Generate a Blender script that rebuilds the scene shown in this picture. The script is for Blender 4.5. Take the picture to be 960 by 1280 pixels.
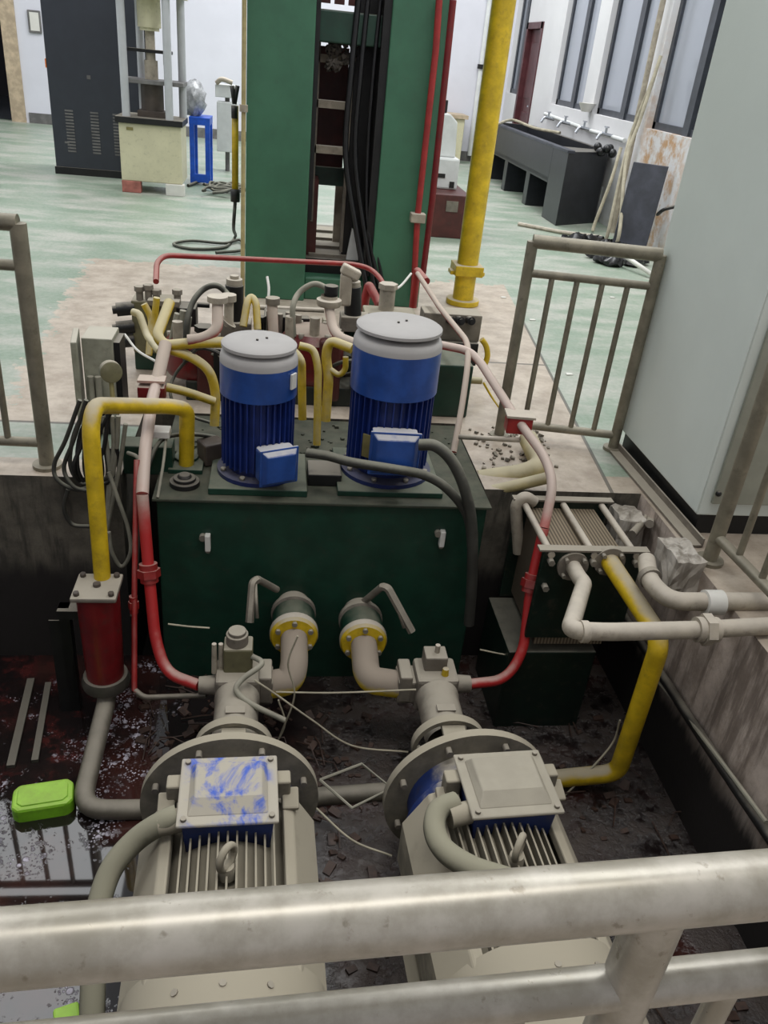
import bpy, math, random
from mathutils import Vector, Matrix
for o in list(bpy.data.objects): bpy.data.objects.remove(o)
S = bpy.context.scene
C = S.collection
rnd = random.Random(7)
V = Vector
PI = math.pi

# ------------------------------------------------------------------ camera, world, light, exposure
F, CX, CY, CAMH = 1020.0, 480.0, 640.0, 1.6
def _ray(px, py): return V((px-CX, -(py-CY), -F)).normalized()
UP = -_ray(290, 2450)
_h = _ray(350, 51); YD = (_h-UP*_h.dot(UP)).normalized(); XD = YD.cross(UP)
ROT = Matrix((XD, YD, UP))                       # world = ROT @ camera-space
cam_d = bpy.data.cameras.new('camera'); cam = bpy.data.objects.new('camera', cam_d); C.objects.link(cam)
cam.matrix_world = Matrix.Translation((0, 0, CAMH)) @ ROT.to_4x4()
cam_d.sensor_fit = 'VERTICAL'; cam_d.sensor_height = 32; cam_d.lens = F/1280*32
cam_d.clip_start = .02; cam_d.clip_end = 200
S.camera = cam
def P(px, py, x=None, y=None, z=None):
    """point of the place seen in a given direction, on a plane x=, y= or z="""
    d = ROT @ _ray(px, py)
    if z is not None: t = (z-CAMH)/d.z
    elif y is not None: t = y/d.y
    else: t = x/d.x
    return V((0, 0, CAMH))+d*t

w = bpy.data.worlds.new('World'); S.world = w; w.use_nodes = True
w.node_tree.nodes['Background'].inputs[0].default_value = (.93, .96, 1.0, 1)
w.node_tree.nodes['Background'].inputs[1].default_value = .46
def area(name, loc, size, power, col=(1, 1, 1), rot=(0, 0, 0)):
    l = bpy.data.lights.new(name, 'AREA'); l.shape = 'RECTANGLE'; l.size, l.size_y = size
    l.energy = power; l.color = col
    o = bpy.data.objects.new(name, l); C.objects.link(o); o.location = loc; o.rotation_euler = rot; return o
area('roof_light', (-4.2, 8.5, 6.0), (5.0, 7.0), 340, (.97, .99, 1))
area('roof_light', (3.0, 6.0, 6.0), (1.2, 6.0), 260, (.97, .99, 1))
area('roof_light', (1.0, 12.5, 6.0), (6.0, 2.0), 420, (.97, .99, 1))
area('roof_light', (0.6, 1.0, 6.0), (4.0, 1.2), 150, (1, .98, .95))
S.view_settings.view_transform = 'Standard'; S.view_settings.look = 'None'
S.view_settings.exposure = 0.0; S.view_settings.gamma = 1; S.view_settings.use_curve_mapping = False

# ------------------------------------------------------------------ materials
def srgb(r, g, b):
    return tuple(((c/255)/12.92 if c/255 <= .04045 else ((c/255+.055)/1.055)**2.4) for c in (r, g, b))+(1,)
def nodes(name):
    m = bpy.data.materials.new(name); m.use_nodes = True
    nt = m.node_tree; return m, nt, nt.nodes['Principled BSDF']
def noise(nt, scale, detail=6, rough=.6, coord='pos', dist=0, vec=None):
    n = nt.nodes.new('ShaderNodeTexNoise'); n.inputs['Scale'].default_value = scale
    n.inputs['Detail'].default_value = detail; n.inputs['Roughness'].default_value = rough
    n.inputs['Distortion'].default_value = dist
    if vec is None:
        g = nt.nodes.new('ShaderNodeNewGeometry'); vec = g.outputs['Position']
    nt.links.new(vec, n.inputs['Vector']); return n.outputs['Fac']
def ramp(nt, fac, a, b):
    r = nt.nodes.new('ShaderNodeMapRange'); r.interpolation_type = 'SMOOTHSTEP'
    r.inputs['From Min'].default_value = a; r.inputs['From Max'].default_value = b
    nt.links.new(fac, r.inputs['Value']); return r.outputs['Result']
def mix(nt, fac, a, b):
    m = nt.nodes.new('ShaderNodeMix'); m.data_type = 'RGBA'
    for i, v in ((0, fac), (6, a), (7, b)):
        if isinstance(v, (tuple, float, int)): m.inputs[i].default_value = v
        else: nt.links.new(v, m.inputs[i])
    return m.outputs[2]
def math_(nt, op, a, b=0.0):
    m = nt.nodes.new('ShaderNodeMath'); m.operation = op
    for i, v in ((0, a), (1, b)):
        if isinstance(v, (float, int)): m.inputs[i].default_value = v
        else: nt.links.new(v, m.inputs[i])
    return m.outputs[0]
def bump(nt, bs, fac, strength=.2, dist=.01):
    b = nt.nodes.new('ShaderNodeBump'); b.inputs['Strength'].default_value = strength; b.inputs['Distance'].default_value = dist
    nt.links.new(fac, b.inputs['Height']); nt.links.new(b.outputs[0], bs.inputs['Normal'])
DUST = srgb(174, 166, 150)
def mat(name, rgb, rough=.5, metal=0, dust=0, dcol=None, var=.15, vscale=9, dlo=.15, dhi=.9, grime=0):
    """paint or metal with slight wear; dust = how much of what faces up lies under dust"""
    m, nt, b = nodes(name)
    c = srgb(*rgb); n = noise(nt, vscale)
    dark = tuple(x*(1-2.2*var) for x in c[:3])+(1,)
    col = mix(nt, ramp(nt, n, .35, .7), dark, c)
    if grime:
        col = mix(nt, math_(nt, 'MULTIPLY', ramp(nt, noise(nt, 23, 8, .7), .52, .7), grime), col, srgb(60, 54, 46))
    b.inputs['Roughness'].default_value = rough; b.inputs['Metallic'].default_value = metal
    if dust:
        g = nt.nodes.new('ShaderNodeNewGeometry'); s = nt.nodes.new('ShaderNodeSeparateXYZ'); nt.links.new(g.outputs['Normal'], s.inputs[0])
        nz = math_(nt, 'ADD', s.outputs[2], math_(nt, 'MULTIPLY', math_(nt, 'SUBTRACT', noise(nt, 14), .5), .9))
        f = math_(nt, 'MULTIPLY', ramp(nt, nz, dlo, dhi), dust)
        col = mix(nt, f, col, dcol or DUST)
        r = nt.nodes.new('ShaderNodeMapRange'); r.inputs['To Min'].default_value = rough; r.inputs['To Max'].default_value = .95
        nt.links.new(f, r.inputs['Value']); nt.links.new(r.outputs[0], b.inputs['Roughness'])
        if metal:
            r2 = nt.nodes.new('ShaderNodeMapRange'); r2.inputs['To Min'].default_value = metal; r2.inputs['To Max'].default_value = 0
            nt.links.new(f, r2.inputs['Value']); nt.links.new(r2.outputs[0], b.inputs['Metallic'])
    nt.links.new(col, b.inputs['Base Color'])
    return m
M = {}
M['yellow'] = mat('yellow_paint', (218, 184, 32), .4, dust=.85, dlo=.35, dhi=.95, grime=.25)
M['yellow_dusty'] = mat('dusty_yellow_paint', (208, 176, 40), .5, dust=.9, dcol=srgb(190, 180, 146), dlo=-.05, dhi=.7, grime=.25)
M['red'] = mat('red_paint', (158, 42, 40), .4, dust=.7, dcol=srgb(176, 140, 130), dlo=.2, dhi=1, grime=.2)
M['darkred'] = mat('dark_red_paint', (116, 22, 26), .35, dust=.7, dlo=.5, grime=.4)
M['pink'] = mat('red_paint_under_dust', (176, 66, 62), .6, dust=.95, dcol=srgb(182, 170, 156), dlo=-.5, dhi=.35, grime=.15)
def fade_mat():      # red paint lying ever thicker under dust towards the open upper end
    m, nt, b = nodes('red_paint_fading_under_dust')
    g = nt.nodes.new('ShaderNodeNewGeometry'); sp = nt.nodes.new('ShaderNodeSeparateXYZ'); nt.links.new(g.outputs['Position'], sp.inputs[0])
    sn = nt.nodes.new('ShaderNodeSeparateXYZ'); nt.links.new(g.outputs['Normal'], sn.inputs[0]); n = noise(nt, 16)
    zz = math_(nt, 'ADD', sp.outputs[2], math_(nt, 'MULTIPLY', math_(nt, 'SUBTRACT', n, .5), .12))
    up = math_(nt, 'ADD', sn.outputs[2], math_(nt, 'MULTIPLY', math_(nt, 'SUBTRACT', n, .5), .8))
    f = math_(nt, 'MAXIMUM', math_(nt, 'MULTIPLY', ramp(nt, zz, -.08, .12), ramp(nt, up, -.9, .2)), math_(nt, 'MULTIPLY', ramp(nt, up, .35, 1.0), .75))
    nt.links.new(mix(nt, f, srgb(172, 38, 38), srgb(186, 168, 156)), b.inputs['Base Color']); b.inputs['Roughness'].default_value = .5; return m
M['redfade'] = fade_mat()
M['green'] = mat('green_press_paint', (62, 110, 84), .42, var=.1, vscale=3, grime=.12)
M['tank'] = mat('dark_green_tank_paint', (24, 62, 47), .42, dust=.75, dcol=srgb(120, 120, 104), dlo=.5, dhi=1.1, grime=.3)
M['blue'] = mat('blue_motor_paint', (44, 82, 156), .3, dust=.95, dcol=srgb(178, 176, 176), dlo=.42, dhi=.85, grime=.1)
M['bluedark'] = mat('blue_fin_paint', (28, 50, 118), .4, dust=.9, dcol=srgb(176, 176, 176), dlo=.5, dhi=.9)
M['dustcast'] = mat('dust_covered_motor_casting', (118, 112, 98), .8, dust=1, dcol=srgb(160, 152, 134), dlo=-.2, dhi=.5, var=.12, grime=.4)
M['dustblue'] = mat('blue_casting_under_dust', (30, 52, 110), .5, dust=.95, dlo=.6, dhi=1, grime=.5)
M['castgrey'] = mat('dirty_grey_cast_iron', (128, 120, 108), .7, dust=.7, dlo=.2, dhi=.9, grime=.4)
M['grimegreen'] = mat('oil_blackened_green_paint', (14, 34, 26), .4, dust=.3, dlo=.5, dhi=1.1, grime=.6)
M['galv'] = mat('dull_pipe_steel', (110, 104, 92), .5, metal=.2, dust=.4, dlo=.3, dhi=1, grime=.2)
M['whitepipe'] = mat('dusty_pale_pipe', (176, 166, 148), .75, dust=.6, dcol=srgb(205, 196, 182), grime=.35)
M['cream_pipe'] = mat('dusty_cream_pipe', (182, 168, 118), .65, dust=.8, dcol=srgb(196, 188, 162), dlo=0, dhi=.9, grime=.2)
M['black'] = mat('black_rubber', (28, 27, 26), .55, dust=.35, dlo=.4, dhi=1.1)
M['cable'] = mat('grey_cable_sheath', (58, 58, 52), .6, dust=.6, dcol=srgb(150, 148, 132), dlo=.1, dhi=1)
M['conduit'] = mat('dusty_conduit_sheath', (96, 94, 80), .7, dust=.9, dcol=srgb(146, 142, 122), dlo=-.2, dhi=.7)
M['hose'] = mat('pale_rubber_hose', (150, 148, 132), .7, dust=.4)
M['steelblk'] = mat('black_steel', (34, 34, 34), .45, metal=.3, dust=.5, dlo=.5, dhi=1)
M['boltm'] = mat('dull_bolt_steel', (150, 144, 132), .5, metal=.4, dust=.4)
M['khaki'] = mat('khaki_valve_paint', (112, 108, 78), .55, dust=.7, grime=.4)
M['cabwhite'] = mat('pale_grey_cabinet_paint', (206, 214, 207), .35, var=.02, vscale=3)
M['cream'] = mat('cream_machine_paint', (206, 200, 168), .45, var=.05, vscale=4, grime=.2)
M['white'] = mat('white_machine_paint', (214, 216, 214), .5, var=.05)
M['dkcab'] = mat('charcoal_cabinet_paint', (46, 50, 58), .4, var=.05, grime=.05)
M['maroon'] = mat('maroon_paint', (84, 36, 32), .5, grime=.3)
M['door'] = mat('maroon_door_wood', (88, 46, 50), .4)
M['brightblue'] = mat('blue_stand_paint', (24, 88, 206), .4)
M['plastic'] = mat('crumpled_plastic_sheet', (176, 178, 180), .25, var=.2, vscale=20)
M['lime'] = mat('lime_green_plastic', (150, 222, 48), .4, dust=.35, dcol=srgb(196, 206, 120), grime=.25)
M['windowframe'] = mat('dark_grey_window_frame', (62, 66, 74), .4)
M['woodframe'] = mat('pale_wood_door_frame', (198, 178, 150), .5)
M['brickred'] = mat('brick', (176, 110, 98), .8, var=.2)
M['rope'] = mat('pale_line', (180, 172, 150), .8)
M['label'] = mat('white_label', (216, 214, 206), .5, var=.03)
M['brass'] = mat('brass_plate', (150, 140, 90), .4, metal=.4)
M['chrome'] = mat('bright_rod_steel', (186, 190, 196), .25, metal=.8, var=.05)
M['slate'] = mat('black_slate_stone', (40, 42, 47), .35, dust=.25, var=.15, grime=.2)
M['slategrey'] = mat('dark_slate_board', (66, 68, 78), .5, var=.2, vscale=6)
M['rubbish'] = mat('black_plastic_rubbish', (24, 24, 26), .3, var=.2, vscale=30)
def pane_mat():
    m, nt, b = nodes('frosted_window_glass')
    b.inputs['Base Color'].default_value = srgb(158, 162, 172); b.inputs['Roughness'].default_value = .15; return m
M['pane'] = pane_mat()
def steel_rail():
    m, nt, b = nodes('dirty_stainless_tube')
    n = noise(nt, 12, 8, .65); n2 = noise(nt, 60, 4)
    col = mix(nt, ramp(nt, n, .38, .66), srgb(150, 144, 130), srgb(178, 172, 160))
    col = mix(nt, math_(nt, 'MULTIPLY', ramp(nt, n2, .62, .74), .5), col, srgb(96, 86, 66))
    nt.links.new(col, b.inputs['Base Color']); b.inputs['Metallic'].default_value = .28
    nt.links.new(math_(nt, 'ADD', math_(nt, 'MULTIPLY', n, .3), .17), b.inputs['Roughness']); return m
M['rail'] = steel_rail()
M['raildull'] = mat('dull_railing_tube', (140, 134, 116), .45, metal=.35, dust=.3, dlo=.3, dhi=1, grime=.35)
def floor_mat():
    m, nt, b = nodes('worn_green_floor_paint')
    g = nt.nodes.new('ShaderNodeNewGeometry'); s = nt.nodes.new('ShaderNodeSeparateXYZ'); nt.links.new(g.outputs['Position'], s.inputs[0])
    mp = nt.nodes.new('ShaderNodeMapping'); mp.inputs['Scale'].default_value = (.6, 1.5, 1); nt.links.new(g.outputs['Position'], mp.inputs[0])
    n1 = noise(nt, 2.2, 9, .68, vec=mp.outputs[0]); n2 = noise(nt, 7, 8, .7); n3 = noise(nt, 30, 6, .7)
    green = mix(nt, ramp(nt, n3, .35, .65), srgb(126, 144, 124), srgb(142, 156, 140))
    pale = mix(nt, ramp(nt, n3, .35, .65), srgb(160, 164, 152), srgb(176, 175, 166))
    paint = mix(nt, ramp(nt, n1, .4, .66), green, pale)
    conc = mix(nt, ramp(nt, n2, .3, .7), srgb(156, 142, 126), srgb(190, 178, 162))
    conc = mix(nt, math_(nt, 'MULTIPLY', ramp(nt, n3, .55, .75), .35), conc, srgb(118, 104, 90))
    # bare concrete apron round the pit and press: x between -1.35-.. and a slanted right edge, y < 6.6
    jit = math_(nt, 'MULTIPLY', math_(nt, 'SUBTRACT', n2, .5), .5)
    yy = math_(nt, 'ADD', s.outputs[1], jit); xx = math_(nt, 'ADD', s.outputs[0], jit)
    a1 = math_(nt, 'LESS_THAN', yy, 6.7)
    a2 = math_(nt, 'LESS_THAN', math_(nt, 'ADD', s.outputs[0], math_(nt, 'MULTIPLY', s.outputs[1], -.11)), 1.17)
    a3 = math_(nt, 'GREATER_THAN', math_(nt, 'ADD', xx, math_(nt, 'MULTIPLY', yy, .06)), -1.02)
    a4 = math_(nt, 'LESS_THAN', s.outputs[1], 3.20)
    a5 = math_(nt, 'MULTIPLY', math_(nt, 'LESS_THAN', s.outputs[1], 3.56), math_(nt, 'LESS_THAN', s.outputs[0], -.58))
    a1 = math_(nt, 'MULTIPLY', a1, math_(nt, 'SUBTRACT', 1.0, a5))
    far = math_(nt, 'MULTIPLY', math_(nt, 'MULTIPLY', a1, a2), a3)
    col = mix(nt, math_(nt, 'MAXIMUM', far, a4), paint, conc)
    # expansion joints
    d = math_(nt, 'ABSOLUTE', math_(nt, 'SUBTRACT', s.outputs[1], 4.72))
    j = math_(nt, 'MULTIPLY', math_(nt, 'LESS_THAN', d, .012), math_(nt, 'GREATER_THAN', s.outputs[0], .9))
    j = math_(nt, 'MULTIPLY', j, a2)
    j = math_(nt, 'MAXIMUM', j, math_(nt, 'MULTIPLY', math_(nt, 'LESS_THAN', math_(nt, 'ABSOLUTE', math_(nt, 'SUBTRACT', s.outputs[1], 3.565)), .011), math_(nt, 'LESS_THAN', s.outputs[0], -.58)))
    d2 = math_(nt, 'ABSOLUTE', math_(nt, 'SUBTRACT', math_(nt, 'ADD', s.outputs[0], math_(nt, 'MULTIPLY', s.outputs[1], -.11)), 1.17))
    j2 = math_(nt, 'MULTIPLY', math_(nt, 'LESS_THAN', d2, .009), math_(nt, 'LESS_THAN', s.outputs[1], 5.8))
    col = mix(nt, math_(nt, 'MULTIPLY', math_(nt, 'MAXIMUM', j, j2), .75), col, srgb(56, 54, 46))
    nt.links.new(col, b.inputs['Base Color'])
    nt.links.new(math_(nt, 'ADD', math_(nt, 'MULTIPLY', n1, .45), .22), b.inputs['Roughness'])
    bump(nt, b, n3, .15, .004); return m
M['floor'] = floor_mat()
def conc_mat(name, a, bcol, stain, line=None):
    m, nt, b = nodes(name)
    g = nt.nodes.new('ShaderNodeNewGeometry'); s = nt.nodes.new('ShaderNodeSeparateXYZ'); nt.links.new(g.outputs['Position'], s.inputs[0])
    mp = nt.nodes.new('ShaderNodeMapping'); mp.inputs['Scale'].default_value = (7, 7, .9); nt.links.new(g.outputs['Position'], mp.inputs[0])
    st = noise(nt, 1.6, 7, .65, vec=mp.outputs[0]); n2 = noise(nt, 9, 8, .7)
    col = mix(nt, ramp(nt, n2, .3, .7), srgb(*a), srgb(*bcol))
    col = mix(nt, math_(nt, 'MULTIPLY', ramp(nt, st, .48, .62), .75), col, srgb(*stain))
    if line is not None:      # oil-blackened below the old liquid level
        lv = math_(nt, 'ADD', s.outputs[2], math_(nt, 'MULTIPLY', math_(nt, 'SUBTRACT', st, .5), .25))
        col = mix(nt, ramp(nt, lv, line+.05, line-.08), col, srgb(30, 26, 24))
    nt.links.new(col, b.inputs['Base Color']); b.inputs['Roughness'].default_value = .75
    bump(nt, b, n2, .35, .01); return m
M['pitwall'] = conc_mat('streaked_pit_concrete', (160, 146, 134), (200, 186, 174), (106, 94, 84), -.56)
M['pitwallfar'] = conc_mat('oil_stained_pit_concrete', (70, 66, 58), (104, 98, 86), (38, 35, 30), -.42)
M['kerbblock'] = conc_mat('broken_concrete', (168, 160, 148), (200, 194, 184), (120, 112, 100))
def wall_mat(name, rgb, rust=False):
    m, nt, b = nodes(name)
    n = noise(nt, 1.4, 6); col = mix(nt, ramp(nt, n, .3, .7), tuple(x*.93 for x in srgb(*rgb)[:3])+(1,), srgb(*rgb))
    if rust:
        g = nt.nodes.new('ShaderNodeNewGeometry'); s = nt.nodes.new('ShaderNodeSeparateXYZ'); nt.links.new(g.outputs['Position'], s.inputs[0])
        band = math_(nt, 'MULTIPLY', ramp(nt, s.outputs[1], 9.75, 9.3), ramp(nt, s.outputs[1], 8.0, 8.7))
        band2 = math_(nt, 'MULTIPLY', band, ramp(nt, s.outputs[2], 2.6, 1.0))
        st = ramp(nt, noise(nt, 5, 8, .7), .42, .62)
        col = mix(nt, math_(nt, 'MULTIPLY', math_(nt, 'MULTIPLY', band2, st), .85), col, srgb(176, 128, 66))
        low = math_(nt, 'MULTIPLY', ramp(nt, s.outputs[2], .7, .0), ramp(nt, noise(nt, 3, 8, .7), .4, .6))
        col = mix(nt, math_(nt, 'MULTIPLY', low, .5), col, srgb(150, 140, 120))
    nt.links.new(col, b.inputs['Base Color']); b.inputs['Roughness'].default_value = .8; return m
M['wall'] = wall_mat('white_plaster', (214, 214, 222)); M['wallrust'] = wall_mat('white_plaster_with_rust_stains', (214, 213, 214), True)
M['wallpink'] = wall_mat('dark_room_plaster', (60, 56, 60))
M['base'] = mat('grey_skirting', (112, 110, 108), .6)
def brick_mat():
    m, nt, b = nodes('tan_brick_wall'); t = nt.nodes.new('ShaderNodeTexBrick')
    g = nt.nodes.new('ShaderNodeNewGeometry'); mp = nt.nodes.new('ShaderNodeMapping'); mp.inputs['Rotation'].default_value = (PI/2, 0, PI/2)
    sx = nt.nodes.new('ShaderNodeSeparateXYZ'); cb = nt.nodes.new('ShaderNodeCombineXYZ'); nt.links.new(g.outputs['Position'], sx.inputs[0])
    nt.links.new(sx.outputs[1], cb.inputs[0]); nt.links.new(sx.outputs[2], cb.inputs[1]); nt.links.new(cb.outputs[0], t.inputs['Vector'])
    t.inputs['Scale'].default_value = 3.2; t.inputs['Color1'].default_value = srgb(138, 128, 96); t.inputs['Color2'].default_value = srgb(118, 108, 80); t.inputs['Mortar'].default_value = srgb(72, 66, 52)
    nt.links.new(t.outputs[0], b.inputs['Base Color']); return m
M['brick'] = brick_mat()
def water_mat():
    m, nt, b = nodes('oily_water_with_scum')
    g = nt.nodes.new('ShaderNodeNewGeometry'); s = nt.nodes.new('ShaderNodeSeparateXYZ'); nt.links.new(g.outputs['Position'], s.inputs[0])
    n1 = noise(nt, 2.6, 6, .6); n2 = noise(nt, 9, 8, .7)
    base = mix(nt, ramp(nt, n1, .45, .65), srgb(26, 20, 20), srgb(58, 34, 30))
    rust = math_(nt, 'MULTIPLY', math_(nt, 'MULTIPLY', ramp(nt, s.outputs[0], -.5, -.75), ramp(nt, s.outputs[1], 2.15, 2.45)), ramp(nt, n2, .48, .62))
    base = mix(nt, rust, base, srgb(72, 32, 30))
    v = nt.nodes.new('ShaderNodeTexVoronoi'); v.inputs['Scale'].default_value = 34; nt.links.new(g.outputs['Position'], v.inputs['Vector'])
    v2 = nt.nodes.new('ShaderNodeTexVoronoi'); v2.inputs['Scale'].default_value = 90; nt.links.new(g.outputs['Position'], v2.inputs['Vector'])
    blob = ramp(nt, v.outputs['Distance'], .42, .3); blob2 = ramp(nt, v2.outputs['Distance'], .4, .25)
    patch = ramp(nt, noise(nt, 2.4, 7, .68, dist=.8), .5, .6)
    left = ramp(nt, s.outputs[0], .1, -.25)
    left2 = math_(nt, 'MAXIMUM', left, .0)
    foam = math_(nt, 'MULTIPLY', math_(nt, 'MULTIPLY', math_(nt, 'MAXIMUM', blob, blob2), patch), left2)
    foam = math_(nt, 'MULTIPLY', foam, ramp(nt, n2, .46, .58))
    dry = math_(nt, 'MULTIPLY', ramp(nt, s.outputs[0], .05, .4), ramp(nt, n2, .35, .6))
    base = mix(nt, dry, base, srgb(60, 50, 44))
    col = mix(nt, foam, base, srgb(190, 184, 196))
    nt.links.new(col, b.inputs['Base Color'])
    r = math_(nt, 'ADD', math_(nt, 'MULTIPLY', math_(nt, 'MAXIMUM', foam, math_(nt, 'MULTIPLY', dry, .8)), .6), .03)
    nt.links.new(r, b.inputs['Roughness']); b.inputs['IOR'].default_value = 1.65
    bump(nt, b, math_(nt, 'ADD', math_(nt, 'MULTIPLY', foam, .6), math_(nt, 'MULTIPLY', math_(nt, 'MULTIPLY', dry, n2), 2.0)), .5, .01); return m
M['water'] = water_mat()
def lid_mat():     # dust-covered lid on which the blue shows through rubbed patches
    m, nt, b = nodes('dusty_lid_rubbed_to_blue')
    t = nt.nodes.new('ShaderNodeTexCoord'); n = noise(nt, 6, 7, .65, vec=t.outputs['Object'], dist=.8); s = nt.nodes.new('ShaderNodeSeparateXYZ'); nt.links.new(t.outputs['Object'], s.inputs[0])
    mid = math_(nt, 'MULTIPLY', ramp(nt, math_(nt, 'ABSOLUTE', s.outputs[0]), .14, .1), 1.0)
    f = math_(nt, 'MULTIPLY', ramp(nt, n, .46, .6), mid)
    col = mix(nt, f, srgb(172, 165, 150), srgb(58, 92, 186)); nt.links.new(col, b.inputs['Base Color']); b.inputs['Roughness'].default_value = .8; return m
M['lid'] = lid_mat()
M['liddust'] = mat('dust_coated_lid', (164, 157, 141), .85, var=.05)
def core_mat():
    m, nt, b = nodes('brown_cooler_plates'); wv = nt.nodes.new('ShaderNodeTexWave'); wv.inputs['Scale'].default_value = 22
    g = nt.nodes.new('ShaderNodeNewGeometry'); nt.links.new(g.outputs['Position'], wv.inputs['Vector']); wv.bands_direction = 'X'
    col = mix(nt, wv.outputs['Fac'], srgb(78, 68, 54), srgb(140, 126, 104)); nt.links.new(col, b.inputs['Base Color']); b.inputs['Roughness'].default_value = .8; return m
M['core'] = core_mat()

# ------------------------------------------------------------------ mesh helpers
class MB:
    def __init__(s): s.v = []; s.f = []; s.sm = []
    def add(s, vs, fs, smooth=False):
        o = len(s.v); s.v += [V(x) for x in vs]; s.f += [tuple(i+o for i in f) for f in fs]; s.sm += [smooth]*len(fs); return s
    def box(s, c, d, rz=0, rx=0, ry=0):
        R = Matrix.Rotation(rz, 3, 'Z') @ Matrix.Rotation(ry, 3, 'Y') @ Matrix.Rotation(rx, 3, 'X'); c = V(c)
        vs = [c+R@V((sx*d[0]/2, sy*d[1]/2, sz*d[2]/2)) for sx in (-1, 1) for sy in (-1, 1) for sz in (-1, 1)]
        return s.add(vs, [(0, 1, 3, 2), (4, 6, 7, 5), (0, 4, 5, 1), (2, 3, 7, 6), (0, 2, 6, 4), (1, 5, 7, 3)])
    def bb(s, a, b): a, b = V(a), V(b); return s.box((a+b)/2, [abs(x) for x in (b-a)])
    def rings(s, rs, cap=True, smooth=True):
        n = len(rs[0]); vs = [p for r in rs for p in r]; fs = []
        for i in range(len(rs)-1):
            for k in range(n): fs.append((i*n+k, i*n+(k+1) % n, (i+1)*n+(k+1) % n, (i+1)*n+k))
        s.add(vs, fs, smooth)
        if cap:
            s.add(rs[0], [tuple(range(n))[::-1]]); s.add(rs[-1], [tuple(range(n))])
        return s
    def cyl(s, a, b, r0, r1=None, n=20, smooth=True):
        a, b = V(a), V(b); r1 = r0 if r1 is None else r1; q = (b-a).to_track_quat('Z', 'Y').to_matrix()
        ring = lambda c, r: [c+q@V((r*math.cos(2*PI*k/n), r*math.sin(2*PI*k/n), 0)) for k in range(n)]
        return s.rings([ring(a, r0), ring(b, r1)], True, smooth)
    def lathe(s, prof, o, ax=(0, 0, 1), n=32):
        """prof: (radius, height) list along ax from o; sharp breaks where a height repeats"""
        o = V(o); q = V(ax).to_track_quat('Z', 'Y').to_matrix()
        for (r0, h0), (r1, h1) in zip(prof, prof[1:]):
            A = [o+q@V((r0*math.cos(2*PI*k/n), r0*math.sin(2*PI*k/n), h0)) for k in range(n)]
            B = [o+q@V((r1*math.cos(2*PI*k/n), r1*math.sin(2*PI*k/n), h1)) for k in range(n)]
            s.rings([A, B], False, True)
        return s
    def tube(s, pts, r, bend=0, n=12, spline=False, cap=True):
        pts = [V(p) for p in pts]
        if spline: pts = catmull(pts, 8)
        elif bend: pts = fillet(pts, bend)
        rr = r if isinstance(r, (list, tuple)) else None
        T = [(pts[min(i+1, len(pts)-1)]-pts[max(i-1, 0)]).normalized() for i in range(len(pts))]
        u = T[0].orthogonal().normalized(); R = []
        for i, p in enumerate(pts):
            u = (u-T[i]*u.dot(T[i])); u = u.normalized() if u.length > 1e-6 else T[i].orthogonal().normalized()
            wv = T[i].cross(u); rad = r
            R.append([p+(u*math.cos(2*PI*k/n)+wv*math.sin(2*PI*k/n))*rad for k in range(n)])
        return s.rings(R, cap, True)
    def prism(s, poly, a, b, axis='y'):
        """poly in the two other axes, extruded from a to b along axis"""
        def pt(p, t): return {'y': (p[0], t, p[1]), 'x': (t, p[0], p[1]), 'z': (p[0], p[1], t)}[axis]
        n = len(poly); vs = [pt(p, a) for p in poly]+[pt(p, b) for p in poly]
        fs = [tuple(range(n)), tuple(range(n, 2*n))[::-1]]+[(k, (k+1) % n, (k+1) % n+n, k+n) for k in range(n)]
        return s.add(vs, fs)
    def xf(s, mtx): s.v = [mtx@v for v in s.v]; return s
    def sphere(s, c, r, n=14, m=8, sc=(1, 1, 1)):
        c = V(c); R = [[c+V((sc[0]*r*math.sin(PI*i/m)*math.cos(2*PI*k/n), sc[1]*r*math.sin(PI*i/m)*math.sin(2*PI*k/n), sc[2]*r*math.cos(PI*i/m))) for k in range(n)] for i in range(m+1)]
        return s.rings(R, False, True)
    def build(s, name, m, parent=None, bevel=0, loc=None):
        me = bpy.data.meshes.new(name)
        if parent is not None: org = worldloc(parent)
        elif loc is not None: org = V(loc)
        else:
            xs = [v.x for v in s.v]; ys = [v.y for v in s.v]; org = V(((min(xs)+max(xs))/2, (min(ys)+max(ys))/2, min(v.z for v in s.v)))
        me.from_pydata([tuple(v-org) for v in s.v], [], s.f); me.polygons.foreach_set('use_smooth', s.sm)
        me.validate(); me.update()
        import bmesh
        b = bmesh.new(); b.from_mesh(me); bmesh.ops.remove_doubles(b, verts=b.verts, dist=1e-5); bmesh.ops.recalc_face_normals(b, faces=b.faces)
        for e in b.edges:
            if len(e.link_faces) == 2 and e.calc_face_angle(0) > math.radians(38): e.smooth = False
        b.to_mesh(me); b.free()
        me.materials.append(M[m] if isinstance(m, str) else m)
        o = bpy.data.objects.new(name, me); C.objects.link(o)
        if parent is not None: o.parent = parent
        else: o.location = org
        if bevel:
            bv = o.modifiers.new('bevel', 'BEVEL'); bv.width = bevel; bv.segments = 2; bv.limit_method = 'ANGLE'; bv.angle_limit = math.radians(40)
        return o
def worldloc(o):
    l = V(o.location)
    while o.parent: o = o.parent; l = l+V(o.location)
    return l
def fillet(pts, r, k=6):
    out = [pts[0]]
    for a, b, c in zip(pts, pts[1:], pts[2:]):
        d1, d2 = (a-b), (c-b); t = min(r, d1.length*.48, d2.length*.48); p, q = b+d1.normalized()*t, b+d2.normalized()*t
        for i in range(k+1):
            u = i/k; out.append(p*(1-u)**2+b*2*u*(1-u)+q*u*u)
    out.append(pts[-1]); return out
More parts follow.
